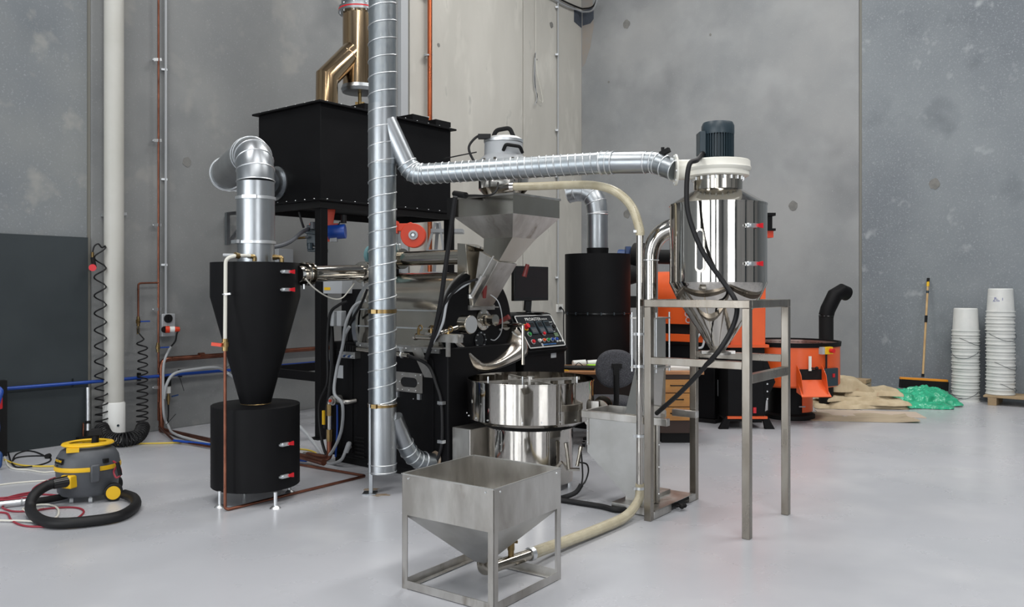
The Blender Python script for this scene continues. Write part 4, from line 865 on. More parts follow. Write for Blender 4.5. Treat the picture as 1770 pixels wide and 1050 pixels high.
part(t, 'outlet_plate', MB(plane_m(gate-d*.03+V(0, 0, .545), d, Z)).prism([(.0, .12), (.09, .12), (.09, -.14), (.0, -.06), (-.03, -.02)], (0, 0, .06), (1, 0, 0), (0, 1, 0), .005), 'brushed')
part(t, 'outlet_gate', MB().lathe([(.07, 0), (.07, .006)], gate+d*.06-sd*.02+V(0, 0, .60), tuple(-sd), 24), 'polished2'); part(t, 'outlet_gate', MB().lathe([(.07, 0), (.07, .006)], gate+d*.06+sd*.16+V(0, 0, .61), tuple(-sd), 24), 'polished2')
for k, (ua, va, ub, vb) in enumerate(((984, 812, 979, 770), (998, 806, 1004, 775))):
    a_, b_ = P(ua, va, 6.15), P(ub, vb, 6.15); part(t, 'air_cylinder', MB().cyl(a_, b_, .014, n=12).cyl(a_.lerp(b_, .9), b_.lerp(a_, -.1), .018, n=10), 'polished2')
part(t, 'cylinder_bracket', MB().bar(P(982, 812, 6.15), P(1002, 812, 6.15), .05, .015).bar(P(982, 812, 6.15), P(975, 800, 6.2), .02), 'brushed')
part(t, 'air_tube', MB().tube(cat([P(1003, 800, 6.14), P(1014, 803, 6.1), P(1017, 815, 6.05), P(1012, 832, 6.0), P(1005, 840, 5.98)], 6), .006, 8), 'rubber')
part(t, 'air_tube', MB().tube(cat([P(1004, 778, 6.15), P(1006, 800, 6.1), P(1007, 825, 6.0), P(1004, 842, 5.98)], 6), .006, 8), 'rubber')
part(t, 'loose_hose', MB().tube(cat([P(1005, 838, 5.98), GZ(995, 852, .05), GZ(975, 860, .02), GZ(955, 864, .02)], 6), .017, 10), 'rubber')
m = MB(FR); p = loc_s(829, 770, 1.215); m.box(1.215, 1.40, .03, .30, .0, .44)
solo('steel_side_box', m, 'brushed', 'plain steel box between the black base and the cooling bin drum', 'box', FR @ V(1.3, .16, 0), smooth=0, bevel=.004)
m = MB(); m.tube(cat([GZ(950, 862, .02), GZ(990, 868, .02), GZ(1040, 876, .02), GZ(1065, 882, .02), GZ(1092, 880, .02)], 6), .018, 10); solo('black_floor_hose', m, 'rubber', 'black hose lying on the floor between cooling bin and destoner', 'hose', GZ(990, 868, 0))

# ------------------------------------------------------------------ stand, destoner and silver cyclone
sr = math.radians(-37); A0 = V(.854, 5.43, 0); FS = Matrix.Translation(A0) @ Matrix.Rotation(sr, 4, 'Z'); LS = lambda: MB(FS)
SX, SY, SH, TB = .705, .73, 1.432, .048
t = thing('steel_stand', 'tall square-tube steel stand carrying the silver cyclone', 'stand', A0, sr)
for x, y in ((0, 0), (SX, 0), (SX, SY), (0, SY)):
    x0, x1 = (x, x+TB) if x == 0 else (x-TB, x); y0, y1 = (y, y+TB) if y == 0 else (y-TB, y)
    part(t, 'leg', LS().box(x0, x1, y0, y1, 0, SH-TB-.001), 'steel_tube', bevel=.003)
part(t, 'top_rail', LS().box(0, SX, 0, TB, SH-TB, SH), 'steel_tube', bevel=.003); part(t, 'top_rail', LS().box(0, SX, SY-TB, SY, SH-TB, SH), 'steel_tube', bevel=.003)
part(t, 'top_rail', LS().box(0, TB, TB+.001, SY-TB-.001, SH-TB, SH), 'steel_tube', bevel=.003); part(t, 'top_rail', LS().box(SX-TB, SX, TB+.001, SY-TB-.001, SH-TB, SH), 'steel_tube', bevel=.003)
part(t, 'middle_rail', LS().box(TB, SX-TB, .0, TB, 1.015, 1.062), 'steel_tube', bevel=.003); part(t, 'middle_rail', LS().box(TB, SX-TB, SY-TB, SY, 1.015, 1.062), 'steel_tube', bevel=.003)
part(t, 'middle_rail', LS().box(SX-TB, SX, TB, SY-TB, .93, .985), 'steel_tube', bevel=.003)
fr_ = part(t, 'floor_rail', LS().box(0, TB, TB, .30, 0.004, .052).box(0, .006, .30, .58, .01, .052).box(0, TB, .58, SY-TB, .004, .052), 'brushed', bevel=.002)
part(t, 'rail_slot', LS().box(.008, TB-.004, .30, .58, .03, .046), 'black_flat')
for y in (.36, .40): part(t, 'knob', LS().cyl((0.048, y, .03), (.085, y, .03), .008, n=8).sphere((.095, y, .03), .016), 'black_flat')
# cyclone
YC = V(1.353, 5.515, 0); YR = .312
t = thing('silver_cyclone', 'polished stainless steel cyclone with motor on top, held by the steel stand', 'cyclone', YC+V(0, 0, 1.1))
part(t, 'cyclone_body', MB().lathe([(YR, 1.54), (YR, 2.05)], YC, n=80), 'polished', smooth=50)
part(t, 'shoulder', MB().lathe([(YR+.003, 2.045), (YR+.003, 2.055), (.175, 2.14), (.158, 2.15)], YC, n=80), 'polished')
part(t, 'lower_cone', MB().lathe([(.048, 1.10), (.266, 1.435), (YR+.002, 1.54), (YR+.002, 1.548)], YC, n=80), 'polished')
part(t, 'neck', MB().lathe([(.157, 2.14), (.157, 2.232)], YC, n=60), 'polished2')
for k in range(20): a = k*PI/10; p = YC+V(.162*math.cos(a), .162*math.sin(a), 2.222); part(t, 'neck_bolt', MB().cyl(p-V(0, 0, .012), p+V(0, 0, .01), .007, n=6), 'ribbed')
part(t, 'outlet_flange', MB().lathe([(.05, 1.07), (.085, 1.07), (.085, 1.085), (.05, 1.10)], YC, n=32), 'brushed'); part(t, 'flange_clamp', MB().box(YC.x-.11, YC.x+.11, YC.y-.02, YC.y+.02, 1.075, 1.095), 'brushed')
fan = part(t, 'fan_housing', MB().lathe([(.0001, 2.235), (.19, 2.235), (.2, 2.24), (.2, 2.27), (.208, 2.275), (.215, 2.29), (.208, 2.30), (.206, 2.335), (.2, 2.34), (.0001, 2.342)], YC, n=72), 'cream')
q5 = q4; dq = (V(YC.x, YC.y, 2.29)-q5).normalized()
part(fan, 'fan_inlet', MB().lathe([(.066, .0), (.066, .15)], q5, tuple(dq), 32), 'cream')
ff = part(fan, 'inlet_flange', MB().lathe([(.102, 0), (.102, .012)], q5, tuple(dq), 40), 'cream')
u_, v_, _ = basis(dq)
for k in range(8): a = k*PI/4+.2; p = q5+(u_*math.cos(a)+v_*math.sin(a))*.088; part(ff, 'bolt', MB().cyl(p-dq*.008, p, .007, n=6), 'ribbed')
mo = part(t, 'motor', MB().lathe([(.0001, 2.345), (.095, 2.345), (.095, 2.36), (.086, 2.365), (.086, 2.51)], YC, n=40), 'motor')
for k in range(36): a = k*PI/18; d = V(math.cos(a), math.sin(a), 0); part(mo, 'cooling_fin', MB().bar(YC+d*.094+V(0, 0, 2.36), YC+d*.094+V(0, 0, 2.515), .004, .02, up=d), 'motor')
part(mo, 'motor_cap', MB().lathe([(.104, 2.512), (.106, 2.52), (.106, 2.57), (.096, 2.592), (.0001, 2.595)], YC, n=40), 'motor')
part(mo, 'terminal_box', MB().box(YC.x-.13, YC.x-.09, YC.y-.06, YC.y+.06, 2.38, 2.53), 'motor', bevel=.005)
for v_ in (390, 456): p, n = oncyl(YC, YR, 1301, v_); latch(t, p, n, 1.1)
# sight window
sl = [oncyl(YC, YR+.001, 1210, v_)[0] for v_ in (395, 471)]; n = oncyl(YC, YR, 1210, 430)[1]; ex = Z.cross(n)
c_ = (sl[0]+sl[1])/2; hh = (sl[0].z-sl[1].z)/2
sw = part(t, 'sight_window', MB().ringplate(rr(-.032, .032, -hh, hh, .031, 5), rr(-.020, .020, -hh+.014, hh-.014, .0195, 5), c_, ex, Z, .004), 'polished2')
part(sw, 'window_glass', MB().prism(rr(-.020, .020, -hh+.014, hh-.014, .0195, 5), c_, ex, Z, .002), 'black_gloss')
for k in range(6):
    for s_ in (-1, 1): bolts(sw, [c_+ex*s_*.026+Z*(-hh+.03+k*(2*hh-.06)/5)+n*.004], n, .004)
# inlet elbow down to the destoner
IN = FS @ V(-.15, .38, 0)
e1 = V(IN.x, IN.y, 1.70); e3 = V(YC.x, YC.y, 1.93)+(FS.to_3x3() @ V(-.28, .10, 0)); mid = V(IN.x, IN.y, 1.93)
part(t, 'inlet_elbow', MB().tube([e1]+arc(e1, mid, e3, 12)[1:], [.052+.018*k/12 for k in range(13)], 32), 'polished', smooth=60)
part(t, 'elbow_collar', MB().torus(e1, (0, 0, 1), .053, .005, 32, 6), 'ribbed')
# black power cable
t = thing('power_cable', 'thick black cable draped from the motor down across the silver cyclone', 'cable', P(1200, 278, 5.3))
pts = [V(YC.x-.11, YC.y-.05, 2.385), P(1205, 277, 5.28), P(1192, 284, 5.22), P(1187, 320, 5.2), P(1189, 365, 5.18), P(1203, 410, 5.17), P(1222, 448, 5.16), P(1252, 490, 5.14), P(1271, 520, 5.1), P(1273, 545, 5.12), P(1262, 575, 5.12), P(1243, 606, 5.1), P(1215, 638, 5.2), P(1175, 680, 5.35), P(1135, 715, 5.6)]
part(t, 'cable', MB().tube(cat(pts, 8), .0155, 12), 'rubber')
# destoner
t = thing('destoner', 'stainless destoner with slanted hopper side and tall rectangular duct', 'destoner', FS @ V(-.2, .4, 0), sr)
yp = .205
outl = [(-.555, .60), (-.555, .35), (-.235, .075), (-.10, .075), (-.10, .60)]; outr = [(-.555, .60), (-.555, .35), (-.25, .075), (-.22, .075), (-.22, .60)]
part(t, 'side_plate', LS().prism(outl, (0, yp, 0), (1, 0, 0), (0, 0, 1), .004), 'plate_steel', smooth=0)
part(t, 'side_plate', LS().prism(outr, (0, .50, 0), (1, 0, 0), (0, 0, 1), .004), 'plate_steel', smooth=0)
part(t, 'sloped_floor', LS().hexa([(-.235, yp, .075), (-.235, .50, .075), (-.228, .50, .08), (-.228, yp, .08)], [(-.555, yp, .35), (-.555, .50, .35), (-.548, .50, .355), (-.548, yp, .355)]), 'plate_steel', smooth=0)
part(t, 'end_plate', LS().box(-.557, -.552, yp, .50, .352, .60), 'plate_steel', smooth=0)
part(t, 'front_beam', LS().box(-.575, .085, yp-.05, yp-.005, .597, .645), 'brushed', bevel=.002); part(t, 'rear_beam', LS().box(-.10, .085, .605, .65, .597, .645), 'brushed', bevel=.002)
part(t, 'end_beam', LS().box(-.575, -.56, yp-.004, .50, .597, .645), 'brushed', bevel=.002); part(t, 'back_rim', LS().box(-.56, -.10, .50, .52, .597, .645), 'brushed', bevel=.002)
part(t, 'corner_strip', LS().box(-.555, -.54, yp-.012, yp-.004, .40, .597), 'brushed')
for z in (.13, .26, .40, .53): bolts(t, [FS @ V(-.14, yp-.004, z)], FS.to_3x3() @ V(0, -1, 0), .008)
for z in (.42, .50, .57): bolts(t, [FS @ V(-.547, yp-.012, z)], FS.to_3x3() @ V(0, -1, 0), .005)
part(t, 'base_tray', LS().box(-.30, -.005, .10, .66, .003, .055), 'brushed', bevel=.002); part(t, 'base_plate', LS().box(-.005, .05, .06, .64, .054, .058), 'brushed')
part(t, 'column', LS().box(-.098, -.04, .22, .28, .058, .60), 'polished2', bevel=.002)
part(t, 'column_strip', LS().box(-.038, -.024, .24, .27, .06, .60), 'brushed')
part(t, 'column_foot', LS().box(-.26, -.10, .22, .58, .055, .08), 'brushed')
part(t, 'taper_section', LS().hexa([(-.29, .25, .60), (-.09, .25, .60), (-.09, .48, .60), (-.29, .48, .60)], [(-.225, .30, .955), (-.075, .30, .955), (-.075, .46, .955), (-.225, .46, .955)]), 'polished', smooth=0)
part(t, 'clear_section', LS().box(-.225, -.075, .30, .46, .965, 1.295), 'plate_steel', bevel=.002)
for z in (.955, 1.295): part(t, 'duct_flange', LS().box(-.25, -.05, .275, .485, z, z+.01), 'brushed')
for x in (-.243, -.057):
    for y in (.282, .478): part(t, 'tie_rod', LS().cyl((x, y, .93), (x, y, 1.34), .007, n=8), 'ribbed')
part(t, 'round_riser', MB().lathe([(.05, 1.305), (.05, 1.70)], V(IN.x, IN.y, 0), n=32), 'polished')
for z in (.12, .3, .45): bolts(t, [FS @ V(-.024, .255, z)], FS.to_3x3() @ V(1, 0, 0), .007)

# ------------------------------------------------------------------ control console and monitor
t0_, s0_, s1_ = 1.10, .92, 1.52
cs = thing('control_console', 'black control console with sloped button panel beside the roaster drum', 'console', FR @ V(.9, 1.28, 0), ROT)
zt = 1.285; zb_ = .985
prof = [(.70, 0), (1.22, 0), (1.22, .93), (1.26, zb_-.02), (1.06, zt-.01), (1.02, zt), (.70, zt)]
part(cs, 'cabinet', LR().prism([(a, b) for a, b in prof], (0, s1_, 0), (1, 0, 0), (0, 0, 1), s1_-s0_), 'black', bevel=.006)
A_ = FR @ V(1.252, s0_+.03, zb_-.005); U_ = FR @ V(1.068, s0_+.03, zt-.02); ey = (U_-A_).normalized(); ex = EA; nz = ex.cross(ey)
if nz.dot(EB) < 0: nz = -nz
PW, PH = s1_-s0_-.06, (U_-A_).length
def pan(a, b, o=0.): return A_+ex*a*PW+ey*b*PH+nz*o
A_ = A_+nz*.012
pp = part(cs, 'button_panel', MB().hexa([pan(0, 0, -.008), pan(1, 0, -.008), pan(1, 0, .0), pan(0, 0, .0)], [pan(0, 1, -.008), pan(1, 1, -.008), pan(1, 1, 0), pan(0, 1, 0)]), 'black_gloss')
m = MB()
cor = [pan(.015, .03, .002), pan(.985, .03, .002), pan(.985, .97, .002), pan(.015, .97, .002)]
m.tube(bend(cor+[cor[0]], .02, 4), .0045, 6); part(pp, 'white_border', m, 'white')
PM = lambda a, b: plane_m(pan(a, b, .001), ex, ey)
text(pp, 'lettering', 'PROASTER', .042, PM(.46, .86), 'white', sx=1.15); text(pp, 'lettering', 'THCR-15', .022, PM(.76, .85), 'white')
for a, s_ in ((.31, 'Bean Temp'), (.53, 'Air'), (.73, 'Exhaust'), (.90, 'Burner')): text(pp, 'caption', s_, .017, PM(a, .755), 'white')
text(pp, 'lettering', 'TAEHWAN AUTOMATION', .017, PM(.56, .10), 'sticker_blue'); part(pp, 'emblem', MB(PM(.37, .10)).box(-.012, .012, -.014, .014, 0, .001), 'light_grey')
for a in (.33, .55, .75):
    d_ = part(pp, 'digital_display', MB(PM(a, .60)).box(-.042, .042, -.062, .062, 0, .010), 'film_grey' if 0 else 'motor')
    part(d_, 'display_window', MB(PM(a, .60)).box(-.034, .034, .005, .05, .010, .011), 'black_gloss'); part(d_, 'display_keys', MB(PM(a, .60)).box(-.034, .034, -.05, -.012, .010, .0115), 'grey_plastic')
def button(a, b, r, mt, ring='light_grey', hgt=.02):
    p = pan(a, b, 0); o = part(pp, 'button', MB().cyl(p, p+nz*.006, r*1.35, n=20), ring); part(o, 'cap', MB().cyl(p+nz*.006, p+nz*hgt, r, r*.9, n=18), mt)
button(.155, .63, .024, 'red', 'yellow', .04); button(.165, .42, .017, 'green'); button(.165, .20, .017, 'red'); button(.545, .41, .015, 'red', 'light_grey')
for k, c in enumerate(('white', 'orange', 'green', 'blue', 'blue')): button(.345+k*.115, .22, .014, c)
button(.90, .60, .024, 'black_flat', 'grey_plastic')
for a in (.83, .90, .97): part(pp, 'jack', MB().sphere(pan(a-.02, .16, .004), .010), 'white')
part(pp, 'small_display', MB(PM(.87, .36)).box(-.028, .028, -.02, .02, 0, .004), 'lcd'); text(pp, 'caption', 'Timer', .016, PM(.87, .47), 'white')
p = loc_s(957, 611, 1.222); part(cs, 'sticker', LR().box(1.22, 1.2215, p.y-.04, p.y+.04, p.z-.04, p.z+.04), 'light_grey')
part(cs, 'sticker_print', LR().box(1.2215, 1.222, p.y+.0, p.y+.03, p.z+.01, p.z+.03), 'red')
# monitor
mc = FR @ loc_s(919, 545, .95)
t = thing('monitor', 'black flat-screen monitor standing on the control console', 'monitor', V(mc.x, mc.y, zt), ROT)
sc0 = P(889, 517, 7.35); sc1 = P(948, 521, 7.75); dS = (V(sc1.x, sc1.y, 0)-V(sc0.x, sc0.y, 0)); Wm = dS.length; dS.normalize(); nS = V(dS.y, -dS.x, 0)
zlo, zhi = 1.395, 1.705
F = plane_m(V(sc0.x, sc0.y, zlo), dS, Z)
part(t, 'casing', MB(F).box(0, Wm, 0, zhi-zlo, -.0, .035) if False else MB().hexa([V(sc0.x, sc0.y, zlo), V(sc1.x, sc1.y, zlo), V(sc1.x, sc1.y, zlo)-nS*.035, V(sc0.x, sc0.y, zlo)-nS*.035], [V(sc0.x, sc0.y, zhi), V(sc1.x, sc1.y, zhi), V(sc1.x, sc1.y, zhi)-nS*.035, V(sc0.x, sc0.y, zhi)-nS*.035]), 'black_gloss', bevel=.004)
b0 = V(sc0.x, sc0.y, 0)+dS*.015+nS*.001; b1 = V(sc1.x, sc1.y, 0)-dS*.015+nS*.001
part(t, 'screen', MB().hexa([b0+Z*(zlo+.025), b1+Z*(zlo+.025), b1+Z*(zlo+.025)-nS*.004, b0+Z*(zlo+.025)-nS*.004], [b0+Z*(zhi-.015), b1+Z*(zhi-.015), b1+Z*(zhi-.015)-nS*.004, b0+Z*(zhi-.015)-nS*.004]), 'screen')
mid = (V(sc0.x, sc0.y, 0)+V(sc1.x, sc1.y, 0))/2
part(t, 'stand_neck', MB().bar(mid-nS*.04+Z*(zlo+.04), mid-nS*.03-dS*.03+Z*(zt+.015), .09, .02, up=nS), 'black_gloss')
part(t, 'stand_base', MB().lathe([(.0001, 0), (.115, 0), (.115, .008), (.05, .014), (.0001, .015)], mid-nS*.02+Z*zt, n=32, squash=(1.1, .8)), 'black_gloss')

# ------------------------------------------------------------------ burner gear under the tank
t = thing('gas_burner', 'burner with blue motor and orange bracket hanging under the black tank', 'burner', FT @ V(-.3, .35, TZ0-.1))
YB = 8.7
part(t, 'bracket', MB().hexa([P(566, 418, YB), P(571, 418, YB), P(571, 418, YB+.1), P(566, 418, YB+.1)], [P(558, 362, YB), P(580, 362, YB), P(580, 362, YB+.1), P(558, 362, YB+.1)]), 'orange_red', bevel=.004)
part(t, 'bracket', MB().bar(P(550, 362, YB), P(550, 395, YB), .05), 'orange_red')
part(t, 'motor', MB().cyl(P(568, 402, YB-.05), P(597, 400, YB-.05), .075, n=24), 'blue'); part(t, 'motor_box', MB().bar(P(571, 414, YB-.06), P(583, 414, YB-.06), .06, .05), 'light_grey')
part(t, 'arm', MB().bar(P(535, 389, YB), P(585, 389, YB), .02, .03), 'orange_red')
part(t, 'valve_block', MB().box(P(532, 0, YB).x, P(548, 0, YB).x, YB-.05, YB+.08, P(0, 426, YB).z, P(0, 390, YB).z).bar(P(528, 400, YB-.04), P(552, 403, YB-.04), .06, .05).bar(P(533, 432, YB), P(566, 434, YB), .08, .04).cyl(P(536, 420, YB-.06), P(536, 432, YB-.06), .03, n=12), 'motor', bevel=.008)
part(t, 'solenoid', MB().cyl(P(541, 396, YB-.09), P(541, 384, YB-.09), .03, n=14).cyl(P(532, 410, YB-.09), P(524, 411, YB-.12), .014, n=8), 'grey_plastic')
part(t, 'flex_hose', MB().tube(cat([P(533, 396, YB-.06), P(520, 403, 8.4), P(505, 416, 8.1), P(488, 424, 7.9), P(470, 428, 7.8)], 6), .020, 10), 'grey_plastic')
part(t, 'brass_tip', MB().cyl(P(527, 411, YB-.12), P(514, 412, YB-.16), .012, n=8), 'brass')
part(t, 'lead', MB().tube(cat([P(517, 367, 8.6), P(521, 382, 8.6), P(525, 394, 8.62)], 5), .012, 8), 'rubber'); part(t, 'lead', MB().tube(cat([P(588, 384, 8.65), P(582, 395, 8.6), P(580, 408, 8.6)], 5), .007, 6), 'rubber'); part(t, 'cable_gland', MB().cyl(P(594, 372, 8.65), P(594, 386, 8.65), .03, n=10), 'rubber')
t = thing('orange_blower', 'orange snail-shaped blower with grey centre seen right of the tall duct', 'blower', P(717, 408, 9.1))
c_ = P(717, 408, 9.1); n_ = V(-.05, -1, 0).normalized()
prof_ = []; 
m = MB(); k = 30; poly = [((.125+.018*i/k)*math.cos(PI/2-2*PI*i/k), (.125+.018*i/k)*math.sin(PI/2-2*PI*i/k)) for i in range(k)]
m.prism(poly, c_, (1, 0, 0), (0, 0, 1), .14); part(t, 'casing', m, 'orange_red', bevel=.006)
m = MB(); m.box(c_.x-.26, c_.x-.0, c_.y-.13, c_.y-.01, c_.z+.045, c_.z+.125); part(t, 'outlet', m, 'orange_red', bevel=.004)
part(t, 'outlet_flange', MB().box(c_.x-.19, c_.x-.17, c_.y-.15, c_.y+.01, c_.z+.02, c_.z+.15).box(c_.x-.28, c_.x-.26, c_.y-.15, c_.y+.01, c_.z+.0, c_.z+.16), 'orange_red')
part(t, 'mount', MB().box(c_.x-.34, c_.x-.28, c_.y-.11, c_.y-.03, c_.z-.0, c_.z+.27), 'orange_red')
part(t, 'hub', MB().lathe([(.05, 0), (.05, .02), (.03, .022), (.03, .006), (.0001, .006)], c_-V(0, .14, 0), (0, -1, 0), 28), 'light_grey'); part(t, 'shaft', MB().cyl(c_-V(0, .14, 0), c_-V(0, .17, 0), .016, n=14), 'ribbed')
part(t, 'motor', MB().lathe([(.08, 0), (.08, .2), (.06, .22)], c_+V(0, 0, 0), (0, 1, 0), 24), 'light_grey')
# ladder behind
t = thing('step_ladder', 'grey metal step ladder standing behind the roaster under the tank', 'ladder', GZ(735, 745, 0))
YL = 11.0; lb = P(735, 400, YL)
def lad(pts, w_=.04): return MB().bar(pts[0], pts[1], w_, .03)
for ua, ub in ((752, 708), (760, 785)):
    part(t, 'rail', lad((P(ua, 385, YL), V(P(ub, 0, YL).x-(.35 if ub < 740 else -.15), YL, .0)), .05), 'light_grey')
for k in range(7): z = .25+k*.29; f = 1-z/P(0, 385, YL).z; xa = P(752, 0, YL).x+(P(708, 0, YL).x-.35-P(752, 0, YL).x)*f; xb = P(760, 0, YL).x+(P(785, 0, YL).x+.15-P(760, 0, YL).x)*f; part(t, 'step', MB().box(xa, xb, YL-.04, YL+.04, z, z+.025), 'light_grey')
part(t, 'rear_rail', lad((P(757, 385, YL+.05), V(lb.x-.1, YL+.9, 0))), 'light_grey'); part(t, 'platform', MB().box(P(745, 0, YL).x, P(800, 0, YL).x, YL-.03, YL+.35, P(0, 402, YL).z, P(0, 396, YL).z), 'light_grey')
# polished pipe joining the cyclone and roaster
a_, b_ = P(517, 474, 6.03), P(640, 471, 6.72)
t = thing('chaff_pipe', 'polished steel pipe linking the black cyclone to the roaster', 'pipe', a_)
dq = (b_-a_).normalized()
part(t, 'pipe', MB().cyl(a_-dq*.02, b_, .060, n=32), 'polished'); 
for f in (.045, .115, .86, .93): part(t, 'pipe_flange', MB().lathe([(.059, 0), (.086, .004), (.086, .018), (.059, .022)], a_.lerp(b_, f), tuple(dq), 32), 'polished2')
for f in (.08, .9): p = a_.lerp(b_, f); part(t, 'clamp_bolt', MB().cyl(p+V(0, -.05, -.075), p+V(0, -.05, -.11), .01, n=8), 'ribbed')
part(t, 'earth_wire', MB().tube(cat([P(528, 482, 6.0), P(545, 500, 6.1), P(570, 515, 6.3), P(590, 516, 6.4), P(605, 500, 6.5), P(612, 490, 6.55)], 6), .005, 6), 'cord_white')
# grey wall bracket left of silver duct
t = thing('wall_bracket', 'triangular grey steel bracket on the wall behind the silver duct', 'bracket', LW(400, 400, .0))
part(t, 'bracket_arm', MB().bar(LW(393, 368, .1), LW(393, 424, .1), .04, .04, up=WN).bar(LW(393, 370, .1), LW(425, 367, .1), .04, .04, up=WN).bar(LW(394, 422, .1), LW(425, 380, .1), .03, .03, up=WN).bar(LW(393, 375, .1), LW(393, 375, 0), .04), 'galvanised')
t = thing('wall_switch_box', 'small grey box on the wall behind the top of the black cyclone', 'box', LW(488, 445, 0))
F = plane_m(LW(488, 445, 0), WD, Z); part(t, 'box', MB(F).box(-.11, .11, -.1, .1, 0, .07), 'light_grey', bevel=.005)

# ------------------------------------------------------------------ rear black drum with silver elbow
RC = V(.949, 9.3, 0)
t = thing('rear_chaff_drum', 'tall black cylindrical drum behind the desk chair', 'drum', RC)
part(t, 'upper_drum', MB().lathe([(.362, 1.24), (.362, 1.885), (.0001, 1.887)], RC, n=64), 'black'); part(t, 'lower_drum', MB().lathe([(.0001, 0), (.355, 0), (.355, 1.232), (.0001, 1.233)], RC, n=64), 'black')
part(t, 'joint_ring', MB().lathe([(.35, 1.228), (.375, 1.228), (.375, 1.242), (.35, 1.242)], RC, n=56, closed=True), 'black_gloss')
for k in range(9): a = PI+k*PI/8; p = RC+V(.37*math.cos(a), .37*math.sin(a), 1.235); part(t, 'bolt', MB().cyl(p-V(0, 0, .014), p+V(0, 0, .014), .008, n=6), 'motor')
part(t, 'top_spigot', MB().lathe([(.118, 1.88), (.122, 1.955), (.0001, 1.956)], RC, n=32), 'black')
t = thing('rear_outlet_duct', 'silver elbow duct on top of the tall rear black drum', 'duct', RC+V(0, 0, 1.95))
part(t, 'riser', MB().lathe([(.114, 1.95), (.114, 2.35)], RC, n=36), 'alu_duct')
part(t, 'clamp_ring', MB().torus(RC+V(0, 0, 2.33), (0, 0, 1), .117, .008, 32, 6), 'ribbed')
hd2 = V(-.86, -.5, 0).normalized(); hd2 = V(-.93, .36, 0).normalized()
seg_elbow(t, 'elbow', arc(RC+V(0, 0, 2.34), RC+V(0, 0, 2.62), RC+V(0, 0, 2.60)+hd2*.26, 4), .116, 'alu_duct')
seg_elbow(t, 'end_collar', [RC+V(0, 0, 2.60)+hd2*.26, RC+V(0, 0, 2.585)+hd2*.34], .118, 'alu_duct')

# ------------------------------------------------------------------ desk, chair and desk things
DZ = .70; dx0, dx1, dy0, dy1 = P(955, 0, 8.1).x, P(1212, 0, 8.25).x, 8.12, 8.86
t = thing('office_desk', 'brown wooden desk with a three-drawer pedestal behind the destoner', 'desk', V(dx0, dy0, 0))
part(t, 'desk_top', MB().box(dx0, dx1, dy0, dy1, DZ-.03, DZ), 'desk_top', bevel=.004)
px0, px1 = P(1141, 0, 8.15).x, P(1200, 0, 8.15).x
part(t, 'pedestal', MB().box(px0, px1, dy0+.03, dy1-.05, .10, DZ-.03), 'dark_brown'); part(t, 'plinth', MB().box(px0+.02, px1-.02, dy0+.06, dy1-.08, 0, .10), 'black_flat')
for k in range(3):
    z0 = .22+k*.135; d_ = part(t, 'drawer', MB().box(px0+.004, px1-.004, dy0+.012, dy0+.03, z0+.004, z0+.131), 'desk_oak', bevel=.003)
    cx_ = px0+.16; part(d_, 'drawer_handle', MB().tube(bend([(cx_-.06, dy0+.012, z0+.075), (cx_-.06, dy0-.012, z0+.075), (cx_+.06, dy0-.012, z0+.075), (cx_+.06, dy0+.012, z0+.075)], .008, 3), .006, 8), 'black_flat')
part(t, 'side_panel', MB().box(dx0, dx0+.03, dy0+.02, dy1-.02, 0, DZ-.03), 'desk_oak'); part(t, 'modesty_panel', MB().box(dx0+.03, px0, dy1-.08, dy1-.05, .1, DZ-.03), 'dark_brown')
# papers, laptop, mugs
p = V(P(1165, 0, 8.3).x, 8.36, DZ); F = xf(p, .1)
t = thing('paper_stack', 'stack of white paper on the desk above the drawers', 'paper', p)
for k in range(5): part(t, 'sheet', MB(xf(p, .1+.05*math.sin(k*2))).box(-.17, .17, -.11, .11, k*.006, k*.006+.005), 'white')
p = V(P(1000, 0, 8.3).x, 8.38, DZ); t = thing('laptop', 'closed black laptop at the left end of the desk', 'laptop', p, -.15)
F = xf(p, -.15); part(t, 'base', MB(F).box(-.17, .17, -.12, .12, 0, .014), 'black_flat', bevel=.003); part(t, 'lid', MB(F).box(-.17, .17, -.12, .12, .016, .026), 'black_flat', bevel=.003)
m = MB(); m.tube(cat([V(P(966, 0, 8.17).x, 8.17, DZ+.006), V(P(975, 0, 8.2).x, 8.19, DZ+.006), V(P(982, 0, 8.2).x, 8.16, DZ+.006)], 5), .006, 8); solo('yellow_cable', m, 'yellow', 'short yellow cable on the desk beside the laptop', 'cable', V(P(970, 0, 8.17).x, 8.17, DZ))
for k, (u_, yy, lab) in enumerate(((990, 8.62, 'white cup lying behind the laptop, left one'), (1015, 8.64, 'white cup lying behind the laptop, nearer the chair'))):
    p = V(P(u_, 0, yy).x, yy, DZ+.036); q = p+V(.13, .03, 0); t = thing('paper_cup', lab, 'cup', V(p.x, p.y, DZ))
    part(t, 'body', MB().lathe([(.030, 0), (.036, (q-p).length), (.033, (q-p).length), (.026, .01), (.0001, .01)], p, tuple((q-p).normalized()), 20), 'white'); part(t, 'rim', MB().torus(q, tuple((q-p).normalized()), .0355, .002, 20, 6), 'white')
p = V(P(1030, 0, 8.6).x, 8.5, DZ); t = thing('green_notepad', 'bright green and white papers on the desk behind the chair', 'paper', p)
part(t, 'white_sheet', MB(xf(p, .4)).box(-.1, .1, -.08, .08, 0, .01), 'white'); part(t, 'green_sheet', MB(xf(p+V(0, .05, .01), .2)).box(-.09, .09, -.05, .05, 0, .02), 'lime')
m = MB(); m.tube(cat([V(P(993, 0, 8.5).x, 8.54, DZ+.004), V(P(1000, 0, 8.5).x, 8.52, DZ+.05), V(P(1008, 0, 8.5).x, 8.54, DZ+.02), V(P(1014, 0, 8.5).x, 8.53, DZ+.004)], 5), .004, 6); solo('earphone_wire', m, 'rubber', 'thin black wire curled beside the white cups on the desk', 'wire', V(P(993, 0, 8.5).x, 8.54, DZ))
